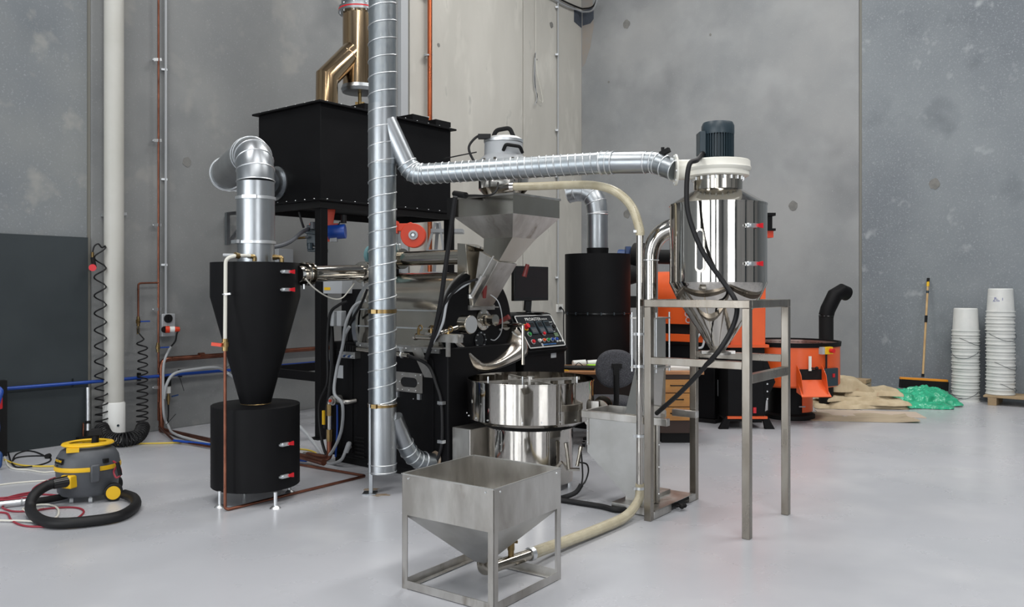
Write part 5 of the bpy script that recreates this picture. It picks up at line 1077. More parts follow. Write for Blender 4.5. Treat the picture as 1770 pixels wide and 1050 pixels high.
# chair
CHc = V(P(1060, 0, 7.75).x, 7.75, 0)
t = thing('office_chair', 'dark grey fabric office chair with rounded backrest', 'chair', CHc)
def pad(c, ax_u, ax_v, ru, rv, th, pw=2.6):
    c, ax_u, ax_v = Vector(c), Vector(ax_u).normalized(), Vector(ax_v).normalized(); nn = ax_u.cross(ax_v); vs = []; fs = []; n = 36; L = [(.0, .5), (.8, .5), (.95, .38), (1, .1), (1, -.1), (.95, -.38), (.8, -.5), (0, -.5)]
    for f, h_ in L:
        for i in range(n):
            a = 2*PI*i/n; ca, sa = math.cos(a), math.sin(a); k = (abs(ca)**pw+abs(sa)**pw)**(-1/pw)
            vs.append(c+ax_u*ca*k*ru*max(f, .001)+ax_v*sa*k*rv*max(f, .001)+nn*th*h_)
    for j in range(len(L)-1):
        for i in range(n): fs.append((j*n+i, j*n+(i+1) % n, (j+1)*n+(i+1) % n, (j+1)*n+i))
    return MB().add(vs, fs)
cb = P(1064, 638, 7.6)
part(t, 'backrest', pad(cb, (1, .1, 0), (0, .12, 1), .185, .175, .07, 2.3), 'chair_fabric', smooth=70)
part(t, 'back_bracket', MB().bar(cb+V(-.04, -.045, .03), cb+V(.05, -.045, .03), .03, .04).bar(cb+V(0, -.05, .03), cb+V(.0, -.06, -.2), .05, .025, up=V(0, -1, 0)).tube(cat([cb+V(0, -.055, -.05), cb+V(-.0, -.06, -.25), cb+V(0, .0, -.34), CHc+V(0, .1, .36)], 5), .025, 10), 'black_flat')
part(t, 'seat', pad(CHc+V(-.03, .15, .44), (1, 0, 0), (0, 1, 0), .24, .23, .09, 3.), 'chair_fabric', smooth=70)
part(t, 'gas_lift', MB().cyl(CHc+V(0, .14, .08), CHc+V(0, .14, .38), .028, n=16).box(CHc.x-.09, CHc.x+.09, CHc.y+.04, CHc.y+.24, .355, .395), 'black_flat')
for k in range(5):
    a = k*2*PI/5+.3; d = V(math.cos(a), math.sin(a), 0); c0_ = CHc+V(0, .14, 0); lg = part(t, 'leg', MB().bar(c0_+V(0, 0, .11), c0_+d*.27+V(0, 0, .075), .04, .025), 'black_flat'); part(lg, 'castor', MB().cyl(c0_+d*.27+V(-.015, 0, .027), c0_+d*.27+V(.015, 0, .027), .027, n=14), 'black_gloss')
# red waste bin
g = GZ(1187, 747); g.y += .12
t = thing('waste_bin', 'dark red plastic waste bin on the floor right of the desk', 'bin', g)
part(t, 'body', MB().lathe([(.0001, 0), (.10, 0), (.135, .26), (.142, .262), (.142, .275), (.13, .275), (.095, .01), (.0001, .01)], g, n=32), 'red')

# ------------------------------------------------------------------ orange roaster and its cooling bin
OC = V(P(1365, 0, 9.8).x, 9.8, 0)
t = thing('orange_cooling_bin', 'orange round cooling bin with black rim and base', 'cooling bin', OC)
part(t, 'bin_wall', MB().lathe([(.0001, .40), (.53, .40), (.55, .42), (.55, .85), (.545, .85), (.54, .55), (.0001, .55)], OC, n=80), 'orange')
part(t, 'rim', MB().lathe([(.548, .85), (.56, .85), (.565, .90), (.545, .90), (.535, .85)], OC, n=80, closed=True), 'black')
part(t, 'bin_liner', MB().lathe([(.542, .56), (.542, .88), (.536, .88), (.536, .56)], OC, n=64, closed=True), 'brushed')
part(t, 'base_drum', MB().lathe([(.0001, .07), (.245, .07), (.245, .40), (.0001, .401)], OC, n=56), 'black'); part(t, 'base_flange', MB().lathe([(.0001, 0), (.27, 0), (.28, .01), (.28, .05), (.25, .07), (.0001, .071)], OC, n=56), 'black_flat')
pa, na = oncyl(OC, .25, 1386, 690)
m = MB(); k = 10; a0, a1 = math.atan2(-1, .25), math.atan2(-.35, .95); vs = []
for i in range(k+1):
    a = a0+(a1-a0)*i/k
    for r_, z_ in ((.247, .09), (.247, .395), (.255, .395), (.255, .09)): vs.append(OC+V(r_*math.cos(a), r_*math.sin(a), z_))
fs = [(0, 1, 2, 3), (4*k+3, 4*k+2, 4*k+1, 4*k)]
for i in range(k):
    for j in range(4): fs.append((4*i+j, 4*i+(j+1) % 4, 4*i+4+(j+1) % 4, 4*i+4+j))
dr = part(t, 'base_door', m.add(vs, fs), 'orange')
for z in (.16, .32): p = OC+V(.255*math.cos(a0), .255*math.sin(a0), z); part(dr, 'hinge_pin', MB().cyl(p+V(-.04, -.01, 0), p+V(.03, -.01, 0), .008, n=8), 'light_grey')
# spout
p, n = oncyl(OC, .55, 1399, 640); tx = Z.cross(n); F = plane_m(V(p.x, p.y, 0), tx, Z)
sp = part(t, 'spout_cheek', MB(F).prism([(0, .36), (.0, .66), (.04, .64), (.12, .56), (.17, .40), (.17, .33)], (-.14, 0, 0), (0, 0, 1), (0, 1, 0), .006), 'orange', bevel=.001)
part(t, 'spout_cheek', MB(F).prism([(0, .36), (.0, .66), (.04, .64), (.12, .56), (.17, .40), (.17, .33)], (.14, 0, 0), (0, 0, 1), (0, 1, 0), .006), 'orange', bevel=.001)
part(t, 'spout_tray', MB(F).hexa([(-.14, .50, -.0), (.14, .50, -.0), (.165, .33, .19), (-.165, .33, .19)], [(-.14, .507, 0), (.14, .507, 0), (.165, .337, .19), (-.165, .337, .19)]), 'orange', smooth=0)
part(t, 'spout_opening', MB(F).box(-.14, .14, .50, .615, .0, .012), 'black_flat')
ha = part(t, 'gate_lever', MB(F).box(-.02, .01, .60, .76, .02, .035), 'cream'); part(ha, 'knob', MB(F).cyl((.01, .63, .03), (.05, .63, .05), .008, n=8).sphere((.06, .63, .055), .02), 'black_flat')
p, n = oncyl(OC, .55, 1433, 646); tx = Z.cross(n); F = plane_m(V(p.x, p.y, 0), tx, Z); part(t, 'control_box', MB(F).box(-.12, .12, .42, .62, -.03, .03), 'motor', bevel=.006); part(t, 'switch', MB(F).box(.02, .05, .52, .56, .03, .04), 'red')
p, n = oncyl(OC, .55, 1426, 606); tx = Z.cross(n); F = plane_m(V(p.x, p.y, p.z), tx, Z)
es = part(t, 'emergency_stop', MB(F).box(-.05, .06, -.04, .04, -.01, .06), 'yellow', bevel=.004); part(es, 'stop_button', MB(F).cyl((.02, 0, .06), (.02, 0, .11), .024, n=16), 'red'); part(es, 'back_box', MB(F).box(-.085, -.05, -.04, .04, -.01, .05), 'light_grey')
part(t, 'cable', MB(F).cyl((0, -.04, .02), (0, -.44, .02), .010, n=8), 'rubber')
# black bent pipe behind
p = P(1428, 600, 10.6); b_ = V(p.x, p.y, 0)
t = thing('black_exhaust_pipe', 'matt black pipe bent at the top behind the orange bin', 'pipe', b_)
part(t, 'pipe', MB().tube([b_, b_+V(0, 0, 1.17)], .088, 24), 'black_flat', smooth=25)
m_ = b_+V(0, 0, 1.22)
part(t, 'bend', MB().tube([b_+V(0, 0, 1.16), b_+V(.02, 0, 1.24), b_+V(.12, .03, 1.42), b_+V(.22, .06, 1.47), b_+V(.30, .1, 1.44)], .092, 24), 'black', smooth=25)
part(t, 'weld_band', MB().torus(b_+V(0, 0, 1.16), (0, 0, 1), .092, .004, 24, 6), 'black_gloss')
# orange roaster body
FO = Matrix.Translation(V(P(1215, 0, 9.4).x, 9.4, 0)) @ Matrix.Rotation(ROT, 4, 'Z'); LO = lambda: MB(FO)
t = thing('orange_roaster', 'orange drum coffee roaster on a black base behind the steel stand', 'roaster', FO.translation, ROT)
part(t, 'base_body', LO().box(-.75, .12, .05, .75, .04, .86), 'black', bevel=.01); part(t, 'base_plinth', LO().box(-.72, .14, .02, .78, 0, .04), 'black_flat')
part(t, 'frame_rail', LO().box(-.75, .30, -.02, .06, .90, .985), 'orange', bevel=.004); part(t, 'frame_post', LO().box(.02, .12, -.02, .06, .985, 1.12), 'orange', bevel=.004)
part(t, 'burner_bay', LO().box(-.74, .28, .06, .72, .86, 1.10), 'black_flat')
n = 20; prof = [(.74, 1.10)]+[(.37+.37*math.cos(PI*k/n), 1.34+.37*math.sin(PI*k/n)) for k in range(n+1)]+[(0, 1.10)]
part(t, 'drum_cover', LO().prism(prof, (-.75, 0, 0), (0, 1, 0), (0, 0, 1), 1.0), 'orange')
part(t, 'side_box', LO().box(-.05, .22, -.12, .0, 1.03, 1.36), 'orange', bevel=.005)
part(t, 'front_plate', LO().lathe([(.40, 0), (.40, .05), (.0001, .05)], (.25, .37, 1.34), (1, 0, 0), 48), 'orange')
part(t, 'column_housing', MB().hexa([P(1262, 597, 9.3), P(1323, 597, 9.3), P(1323, 597, 9.3)+V(0, .45, 0), P(1262, 597, 9.3)+V(0, .45, 0)], [P(1262, 470, 9.3), P(1324, 470, 9.3), P(1324, 470, 9.3)+V(0, .45, 0), P(1262, 470, 9.3)+V(0, .45, 0)]), 'orange', bevel=.006)
part(t, 'column_flange', MB().box(P(1255, 0, 9.3).x, P(1328, 0, 9.3).x, 9.27, 9.8, P(0, 601, 9.3).z, P(0, 596, 9.3).z), 'orange'); part(t, 'column_foot', MB().box(P(1262, 0, 9.3).x, P(1322, 0, 9.3).x, 9.31, 9.7, P(0, 625, 9.3).z, P(0, 601, 9.3).z), 'black_flat')
part(t, 'top_hatch', LO().box(-.52, -.32, .25, .45, 1.70, 1.745).torus((-.42, .35, 1.76), (0, 1, 0), .05, .012, 14, 6).box(-.54, -.30, .23, .47, 1.69, 1.705), 'orange_red')
part(t, 'hanging_fittings', LO().torus((-.16, -.06, 1.22), (0, 1, 0), .03, .006, 12, 6).torus((-.15, -.06, 1.15), (0, 1, 0), .03, .006, 12, 6).cyl((-.2, -.05, 1.28), (-.12, -.05, 1.28), .014, n=8), 'light_grey')
part(t, 'cable_loop', MB().tube(cat([P(1205, 585, 9.0), P(1212, 576, 9.0), P(1217, 586, 9.0), P(1214, 600, 9.0), P(1206, 602, 9.0)], 5), .012, 8), 'light_grey')
part(t, 'upper_duct', MB().cyl(P(1120, 444, 9.7), P(1200, 445, 9.3), .082, n=24), 'black_flat')
fo = part(t, 'filter_housing', MB().cyl(P(1098, 445, 9.9), P(1112, 445, 9.85), .17, n=32), 'black_flat'); part(t, 'filter_motor', MB().cyl(P(1070, 446, 10.0), P(1098, 446, 9.92), .10, n=20).box(P(1080, 0, 9.9).x, P(1089, 0, 9.9).x, 9.8, 9.9, P(0, 440, 9.9).z, P(0, 427, 9.9).z), 'blue_dark')
part(t, 'mid_duct', MB().cyl(P(1088, 475, 9.7), P(1104, 475, 9.7), .12, .09, n=24), 'black_flat'); part(t, 'duct_bracket', MB().box(P(1088, 0, 9.7).x, P(1108, 0, 9.7).x, 9.6, 9.7, P(0, 532, 9.7).z, P(0, 512, 9.7).z), 'black_flat')
part(t, 'feed_flange', MB().box(P(1316, 0, 9.3).x, P(1341, 0, 9.3).x, 9.3, 9.5, P(0, 373, 9.3).z, P(0, 368, 9.3).z).box(P(1318, 0, 9.3).x, P(1336, 0, 9.3).x, 9.32, 9.48, P(0, 398, 9.3).z, P(0, 373, 9.3).z).box(P(1316, 0, 9.3).x, P(1341, 0, 9.3).x, 9.3, 9.5, P(0, 399, 9.3).z, P(0, 395, 9.3).z), 'black')
part(t, 'flange_neck', MB().box(P(1285, 0, 9.35).x, P(1336, 0, 9.35).x, 9.33, 9.47, P(0, 411, 9.35).z, P(0, 399, 9.35).z), 'orange_red'); part(t, 'feed_spout', MB().box(P(1262, 0, 9.35).x, P(1322, 0, 9.35).x, 9.34, 9.5, P(0, 470, 9.35).z, P(0, 403, 9.35).z), 'orange_red')
part(t, 'data_plate', LO().box(.121, .125, .12, .25, .30, .48), 'light_grey')
# black destoner of the orange machine
YH = 9.0
t = thing('black_hopper_stand', 'black angular hopper box on splayed legs in front of the orange machine', 'hopper', P(1295, 0, YH).xy.to_3d())
x0, x1 = P(1258, 0, YH).x, P(1322, 0, YH).x; zt = P(0, 618, YH).z
part(t, 'box_body', MB().hexa([V(x0, YH, .10), V(x1, YH, .10), V(x1, YH+.5, .10), V(x0, YH+.5, .10)], [V(x0, YH, zt), V(x1-.02, YH, zt), V(x1-.02, YH+.5, zt), V(x0, YH+.5, zt)]), 'black', bevel=.005)
part(t, 'side_wing', MB().prism([(0, .10), (.02, .3), (.12, .50), (.02, zt), (-.05, zt), (-.05, .1)], V(x1, YH+.02, 0), (1, 0, 0), (0, 0, 1), -.35), 'black')
bolts(t, [V(x1+.03, YH+.015, .32+.08*k) for k in range(4)], (0, -1, 0), .012)
part(t, 'orange_rail', MB().box(x0-.01, x1+.02, YH-.03, YH+.0, .11, .135), 'orange'); part(t, 'base_frame', MB().box(x0, x1, YH+.0, YH+.5, .08, .10), 'black_flat')
for sx, xb in ((-1, x0), (1, x1)):
    for yb in (YH, YH+.45): part(t, 'leg', MB().hexa([V(xb+sx*.05-.05, yb-.03, 0), V(xb+sx*.05+.05, yb-.03, 0), V(xb+sx*.05+.05, yb+.03, 0), V(xb+sx*.05-.05, yb+.03, 0)], [V(xb-.03, yb-.02, .13), V(xb+.03, yb-.02, .13), V(xb+.03, yb+.02, .13), V(xb-.03, yb+.02, .13)]), 'black')
part(t, 'stop_switch', MB().box(x0+.27, x0+.30, YH-.02, YH, .17, .23), 'red')

# ------------------------------------------------------------------ buckets
def make_bucket(loc, mt='bucket_white'):
    t = thing('white_bucket', '', 'bucket', loc)
    H_, r0, r1 = .36, .140, .162                       # upside down: closed end up
    part(t, 'body', MB().lathe([(r1, 0), (r0+.004, H_-.01), (r0-.004, H_), (.0001, H_), (.0001, H_-.004), (r0-.008, H_-.006), (r1-.004, 0)], Vector(loc), n=36), mt)
    part(t, 'rim', MB().lathe([(r1-.008, 0), (r1+.010, 0), (r1+.010, .012), (r1+.001, .015), (r1+.001, .052), (r1+.010, .055), (r1+.010, .066), (r1-.008, .068), (r1-.010, .05)], Vector(loc), n=36), mt)
    b = Vector(loc)
    hw_ = part(t, 'wire_handle', MB().tube(cat([b+V(-.168, -.01, .06), b+V(-.155, -.08, .03), b+V(-.06, -.17, -.03), b+V(.06, -.175, -.04), b+V(.155, -.09, .02), b+V(.168, -.01, .06)], 5), .0028, 6), 'motor')
    return t
st1 = RW(1669, 600, .27); st1.z = 0
PALZ = .13
st2 = RW(1729, 600, .30); st2.z = PALZ
proto = None
for (base, n, zs, grp, place) in ((st1, 11, .0885, 'bucket stack on the floor', 'stack standing on the floor'), (st2, 12, .0925, 'bucket stack on the pallet', 'stack standing on the pallet')):
    for k in range(n):
        loc = base+V(random.uniform(-.004, .004), 0, k*zs)
        if proto is None: proto = make_bucket(loc); o = proto
        else: o = copy_tree(proto); o.location = loc
        o.rotation_euler = (0, 0, random.choice((0, .9, -.8, 2.6, .5, -2.2)) if k < n-1 else 2.9)
        if k == n-1: lab = 'topmost upturned white bucket of the '+place
        elif k == 0: lab = 'lowest white bucket of the '+place
        else:
            lab = ['', 'second', 'third', 'fourth', 'fifth', 'sixth', 'seventh', 'eighth', 'ninth', 'tenth', 'eleventh'][k]+' white bucket from the bottom of the '+place
        if k not in ((1, 4, 7, 9) if base is st1 else (1, 2, 4, 8)) and o is not proto:
            for c_ in list(o.children):
                if c_.name.startswith('wire_handle'): bpy.data.objects.remove(c_)
        o['label'] = lab; o['category'] = 'bucket'; o['group'] = grp
        if k == n-1 and base is st2:
            bb = V(loc.x, loc.y, loc.z)
            ROOTM[o.name] = xf(loc, 2.9)
            p, nn = oncyl(bb, .152, 1722, 517); text(o, 'printed_mark', 'JL.', .036, plane_m(V(p.x, p.y, bb.z+.232)+nn*.001, Z.cross(nn), Z), 'mark_blue', sx=1.4); text(o, 'printed_mark', 'ALTM', .026, plane_m(V(p.x, p.y, bb.z+.198)+nn*.001, Z.cross(nn), Z), 'mark_blue', sx=1.2)
            text(o, 'printed_mark', 'I', .05, plane_m(oncyl(bb, .153, 1733, 517)[0]*V(1, 1, 0).x*0+V(*oncyl(bb, .153, 1733, 517)[0].xy, bb.z+.22), Z.cross(oncyl(bb, .153, 1733, 517)[1]), Z), 'mark_blue')
# pallet
pr = math.radians(-4); pc = V((1760-885)/FPX*11.35, 11.35+.2, 0)
FP = xf(RW(1702, 600, .52)*V(1, 1, 0).x*0+V(RW(1700, 600, .52).x, RW(1700, 600, .52).y, 0), ROT); LP = lambda: MB(FP)
t = thing('wooden_pallet', 'low timber pallet under the bucket stack at far right', 'pallet', FP.translation, ROT)
for x in (0.05, .52, 1.0): part(t, 'block', LP().box(x-.05+.05, x+.05+.05, -.02, .46, .0, .098), 'pallet_wood', bevel=.003)
for k in range(4): part(t, 'deck_board', LP().box(.0, 1.15, -.02+k*.125, .09+k*.125, .10, .125), 'pallet_wood', bevel=.002)

# ------------------------------------------------------------------ broom
g = RW(1600, 655, .38)
g = V((1598-885)/FPX*11.3, 11.3, 0)
t = thing('broom', 'wide push broom with wooden handle leaning against the rear wall', 'broom', g)
top_ = RW(1604.5, 482, .05); hb = V(P(1595, 0, 11.5).x, 11.5, P(0, 652, 11.5).z); 
part(t, 'handle', MB().cyl(hb, top_, .0145, n=12), 'wood')
for a, b, mt in ((0, .03, 'black_flat'), (.55, .62, 'black_flat'), (.92, .97, 'yellow'), (.965, 1.005, 'black_flat'), (.85, .875, 'motor')): part(t, 'sleeve', MB().cyl(hb.lerp(top_, a), hb.lerp(top_, b), .0185, n=12), mt)
h0, h1 = V(P(1556, 0, 11.5).x, 11.5, P(0, 654.0, 11.5).z), V(P(1634, 0, 11.5).x, 11.45, P(0, 658, 11.5).z)
part(t, 'head', MB().bar(h0, h1, .07, .03), 'broom_orange', bevel=.004); part(t, 'bristles', MB().bar(h0-Z*.07, h1-Z*.075, .09, .12), 'black_flat', kind='stuff')

# ------------------------------------------------------------------ sacks, green sheet, cardboard, boards
def blanket(name, label, cat_, c, w_, d_, h_, mt, seed, rot=0., thick=.02, wav=.5, nx=44, ny=30, prof=None, z0=.0, edge=.55):
    rnd = random.Random(seed); ph = [(rnd.uniform(2, 9), rnd.uniform(2, 9), rnd.uniform(0, 6.28)) for _ in range(7)]
    M = xf(c, rot); vs = []; fs = []
    for j in range(ny+1):
        for i in range(nx+1):
            x = (i/nx-.5); y = (j/ny-.5)
            ed = min(1, (0.5-abs(x))*7)*min(1, (.5-abs(y))*6); ed = max(ed, 0)**edge
            wv = sum(math.sin(a*x*1.3+b*y+p) for a, b, p in ph)/7
            hz = (prof(x, y) if prof else 1)*h_*ed*(1+.35*wav*wv)+thick*.4*abs(wv)
            xx = x*w_*(1+.05*math.sin(y*9+seed)); yy = y*d_*(1+.08*math.sin(x*11+seed*2))
            vs.append(M @ V(xx, yy, z0+max(.004, hz)))
    k = len(vs)
    for j in range(ny):
        for i in range(nx): a = j*(nx+1)+i; fs.append((a, a+1, a+nx+2, a+nx+1))
    m = MB(); m.add(vs, fs); o = solo(name, m, mt, label, cat_, tuple(c), smooth=70)
    return o
sc = V(P(1480, 0, 10.8).x, 10.75, 0)
sacks = [((-.05, .0, .0), 1.10, .62, .05, 0, 'lowest folded burlap sack, spread wide at the bottom of the pile'),
         ((.06, -.02, .045), .98, .58, .05, -.12, 'second burlap sack from the floor in the sack pile'),
         ((-.05, .03, .09), .92, .52, .05, .1, 'folded burlap sack in the middle of the sack pile'),
         ((.14, .03, .145), .74, .46, .06, -.06, 'fourth burlap sack from the floor, lying toward the green sheet'),
         ((-.10, .03, .195), .60, .40, .10, .05, 'topmost bulging burlap sack with red print'),]
for i, (o_, w_, d_, h_, rt, lab) in enumerate(sacks):
    o = blanket('burlap_sack', lab, 'sack', sc+Vector(o_), w_, d_, h_*1.3, 'burlap', 11+i, rt, wav=.9, prof=(lambda x, y: 1.0) if i < 4 else (lambda x, y: 1.25-.9*(x+.1)**2*4), edge=.22, nx=70, ny=40)
    tx = bpy.data.textures.new('fold', 'CLOUDS'); tx.noise_scale = .14; dm = o.modifiers.new('fold', 'DISPLACE'); dm.texture = tx; dm.strength = .045; dm.mid_level = .5
    o['group'] = 'folded burlap sacks'
gc = V(P(1587, 0, 11.0).x, 11.0, 0)
def wrinkle(o, strg, sc_, seed=0):
    tx = bpy.data.textures.new('wrinkle', 'CLOUDS'); tx.noise_scale = sc_; tx.noise_depth = 3
    d = o.modifiers.new('wrinkle', 'DISPLACE'); d.texture = tx; d.strength = strg; d.mid_level = .35; d.texture_coords = 'LOCAL'
o = blanket('green_plastic_sheet', 'crumpled bright green plastic sheet between the sacks and the buckets', 'plastic sheet', gc, .90, .50, .19, 'green_film', 5, ROT*.3, wav=.6, nx=110, ny=70, prof=lambda x, y: .8+.12*math.sin(x*9)+.35*y)
wrinkle(o, .085, .075)
gc2 = V(P(1622, 0, 10.6).x, 10.75, 0)
o = blanket('green_plastic_bag', 'flat green plastic bag corner lying in front of the bucket stack', 'plastic sheet', V(P(1600, 0, 10.6).x, 10.62, 0), .62, .34, .05, 'green_film', 9, -.2, wav=1., nx=80, ny=50)
wrinkle(o, .05, .06)
m = MB(xf(V(P(1490, 0, 9.7).x, 9.75, 0), ROT*.22)); nx = 24; vs = []; fs = []
for j in range(9):
    for i in range(nx+1):
        x = i/nx*1.16-.60; y = j/8*.62-.31; zz = .008+.05*max(0, (i/nx-.72))**1.6*3+.012*math.sin(i*.5)*(j/8) 
        vs.append((x*(1+.04*math.sin(j)), y, zz))
for lay in range(2):
    pass
k = len(vs); vs += [(x, y, z-.006) for x, y, z in vs]
for j in range(8):
    for i in range(nx): a = j*(nx+1)+i; fs += [(a, a+1, a+nx+2, a+nx+1), (k+a, k+a+nx+1, k+a+nx+2, k+a+1)]
for i in range(nx): a = i; b = 8*(nx+1)+i; fs += [(a, k+a, k+a+1, a+1), (b, b+1, k+b+1, k+b)]
for j in range(8): a = j*(nx+1); b = a+nx; fs += [(a, a+nx+1, k+a+nx+1, k+a), (b, k+b, k+b+nx+1, b+nx+1)]
m.add(vs, fs); solo('cardboard_sheet', m, 'cardboard', 'large scuffed brown cardboard sheet curling on the floor', 'cardboard', V(P(1490, 0, 9.7).x, 9.75, 0), smooth=60)
m = MB(xf(V(P(1530, 0, 10.).x, 10.05, 0), ROT*.3)); m.box(-.75, .42, -.24, .24, .001, .006); solo('cardboard_sheet', m, 'cardboard2', 'paler cardboard sheet showing behind the scuffed one', 'cardboard', V(P(1530, 0, 10.).x, 10.05, 0), smooth=0)
for k in range(3):
    m = MB(); a, b = V(P(1446-k, 0, 11.5).x, 11.50+.08*k, .30-.05*k), V(P(1486, 0, 11.9).x, 11.9, .27-.05*k); a.z = .34-.07*k; b.z = .32-.07*k
    F = xf(V(P(1462, 0, 11.9).x, 11.75, 0), ROT); m = MB(F); m.box(-.6, .25, -.12, .12, .20-.06*k+.0, .25-.06*k)
    o = solo('timber_board', m, 'pallet_wood' if k != 1 else 'cardboard', ['topmost brown board stacked behind the sack pile', 'middle brown board stacked behind the sack pile', 'lowest brown board stacked behind the sack pile'][k], 'board', V(P(1462, 0, 11.9).x, 11.75, .20-.06*k), 'boards behind the sacks', smooth=0)
m = MB(F); m.box(-.6, .25, -.12, .12, 0, .078); solo('packing_block', m, 'dark_brown', 'dark block under the boards behind the sack pile', 'board', V(P(1462, 0, 11.9).x, 11.75, 0), smooth=0)
# floor stains by the duct
for k, (u_, v_) in enumerate(((636, 846), (652, 856))):
    m = MB(); g = GZ(u_+4, v_, .001); poly = [(.09*math.cos(i*.52)*random.uniform(.4, 1.1), .05*math.sin(i*.52)*random.uniform(.4, 1.1)) for i in range(12)]; m.prism(poly, g, (1, 0, 0), (0, 1, 0), .001)
    solo('floor_stain', m, 'stain', ['brown stain on the floor at the foot of the tall duct', 'second brown stain nearer the camera by the tall duct'][k], 'stain', g, smooth=0)

# ------------------------------------------------------------------ vacuum cleaner
VC = V(P(152, 0, 6.0).x, 6.0, 0); vr = math.radians(25)
FV = xf(VC, vr)
t = thing('vacuum_cleaner', 'grey canister vacuum cleaner with yellow band and black hose', 'vacuum cleaner', VC, vr)
sq = (1.06, .92)
part(t, 'lower_body', MB(FV).lathe([(.0001, .045), (.165, .045), (.185, .07), (.196, .225)], n=48, squash=sq), 'grey_plastic')
part(t, 'yellow_band', MB(FV).lathe([(.19, .225), (.203, .225), (.205, .235), (.203, .255), (.19, .256)], n=48, squash=sq), 'yellow')
part(t, 'upper_body', MB(FV).lathe([(.199, .256), (.190, .31), (.165, .355), (.14, .37), (.0001, .375)], n=48, squash=sq), 'grey_plastic')
part(t, 'carry_ring', MB(FV).lathe([(.125, .388), (.158, .388), (.164, .396), (.158, .406), (.13, .412), (.115, .404)], n=48, closed=True, squash=(1.05, .85)), 'yellow')
part(t, 'ring_bridge', MB(FV).box(-.12, .12, -.02, .02, .385, .398).box(-.13, -.05, -.14, -.1, .36, .39).box(.08, .13, .06, .1, .36, .39), 'yellow')
part(t, 'floor_tool', MB(FV).cyl((.045, -.01, .385), (.05, -.01, .455), .024, n=16).hexa([(.0, -.04, .45), (.10, -.04, .45), (.10, .03, .45), (.0, .03, .45)], [(.01, -.03, .495), (.09, -.03, .50), (.08, .02, .50), (.02, .02, .495)]), 'black_flat', bevel=.006)
part(t, 'cord_latch', MB(FV @ Matrix.Rotation(math.radians(-75), 4, 'Z')).box(.175, .212, -.03, .03, .15, .275), 'grey_plastic', bevel=.01)
part(t, 'power_switch', MB(FV @ Matrix.Rotation(math.radians(-52), 4, 'Z')).box(.16, .20, -.02, .02, .275, .305), 'black_flat', bevel=.003)
for s_ in (-1, 1):
    w_ = part(t, 'rear_wheel', MB(FV).cyl((.165, s_*.13-.02*s_, .062), (.165, s_*.17, .062), .062, n=36), 'rubber', bevel=.005); part(w_, 'hub_cap', MB(FV).cyl((.165, s_*.17, .062), (.165, s_*.175, .062), .047, n=32), 'yellow')
for x, y in ((-.1, -.09), (-.12, .08), (.02, -.14)):
    c_ = part(t, 'castor', MB(FV).cyl((x-.012, y, .018), (x+.012, y, .018), .018, n=14).bar((x, y, .02), (x, y+.02, .05), .016), 'light_grey')
ip = P(124, 832, 5.83); port_ = part(t, 'hose_port', MB(plane_m(ip, V(.93, -.35, 0), Z)).box(-.05, .04, -.045, .045, -.02, .05), 'yellow', bevel=.01)
lp = VC+V(-.125, -.150, .298); n_ = V(-.62, -.72, .30).normalized(); ex_ = Z.cross(n_).normalized(); part(t, 'badge', MB(plane_m(lp, ex_, n_.cross(ex_))).box(-.055, .055, -.02, .02, -.004, .004), 'black_flat')
text(t, 'lettering', 'PULLMAN', .022, plane_m(lp+n_*.005, ex_, n_.cross(ex_)), 'yellow'); text(t, 'lettering', 'AS4', .018, plane_m(lp+n_*.004-n_.cross(ex_)*.033, ex_, n_.cross(ex_)), 'black_flat')
hp = [P(120, 832, 5.82), P(105, 834, 5.78), P(80, 841, 5.72), P(58, 858, 5.6), GZ(53, 882, .045), GZ(70, 899, .036), GZ(100, 905, .036), GZ(150, 902, .036), GZ(205, 893, .036), GZ(233, 876, .036), GZ(232, 862, .036), GZ(215, 855, .04)]
hs = part(t, 'hose', MB().tube(cat(hp, 8), .034, 16), 'rubber')
part(t, 'hose_cuff', MB().cyl(P(118, 832, 5.80), P(92, 837, 5.74), .040, .037, n=18), 'black_gloss')
part(t, 'cord_bundle', MB().tube(cat([P(196, 798, 5.95), P(206, 806, 5.9), P(209, 820, 5.9), P(201, 826, 5.9), P(197, 815, 5.92), P(205, 803, 5.9)], 6), .007, 8), 'cord_red'); part(t, 'cord_plug', MB().cyl(P(203, 800, 5.88), P(208, 822, 5.88), .014, n=10), 'black_flat')
t = thing('vacuum_wand', 'chrome and black vacuum wand lying on the floor behind the hose', 'wand', GZ(40, 872, 0))
a_, b_ = GZ(-20, 874, .03), GZ(46, 867, .03)
part(t, 'chrome_tube', MB().cyl(a_, b_, .019, n=16), 'ribbed'); part(t, 'collar', MB().cyl(a_.lerp(b_, .85), a_.lerp(b_, .9), .022, n=16), 'film_grey'); part(t, 'hand_grip', MB().tube(cat([b_, GZ(70, 866, .03), GZ(100, 861, .035), GZ(115, 857, .04)], 5), .024, 12), 'black_flat')
# cords on the floor
def cord(name, label, pix, r, mt, z=None): 
    z = r if z is None else z; m = MB(); m.tube(cat([GZ(a, b, z) for a, b in pix], 7), r, 8); return solo(name, m, mt, label, 'cable', GZ(pix[0][0], pix[0][1], 0))
cord('extension_lead', 'dark red cord looping in front of the vacuum hose', [(-10, 886), (12, 888), (20, 900), (40, 909), (70, 911), (100, 908), (130, 898), (145, 885), (130, 878), (90, 879), (50, 884), (20, 884), (4, 876), (30, 868)], .0065, 'cord_red')
cord('extension_lead', 'dark red cord strands bunched beyond the chrome wand', [(-10, 862), (20, 860), (60, 855), (110, 858), (80, 862), (40, 861), (0, 865), (30, 856), (58, 850), (62, 842), (80, 832), (105, 823)], .0065, 'cord_red')
cord('extension_lead', 'third dark red cord strand left of the vacuum', [(-10, 865), (30, 863), (55, 858), (57, 846), (72, 836), (103, 826)], .0065, 'cord_red', .012)
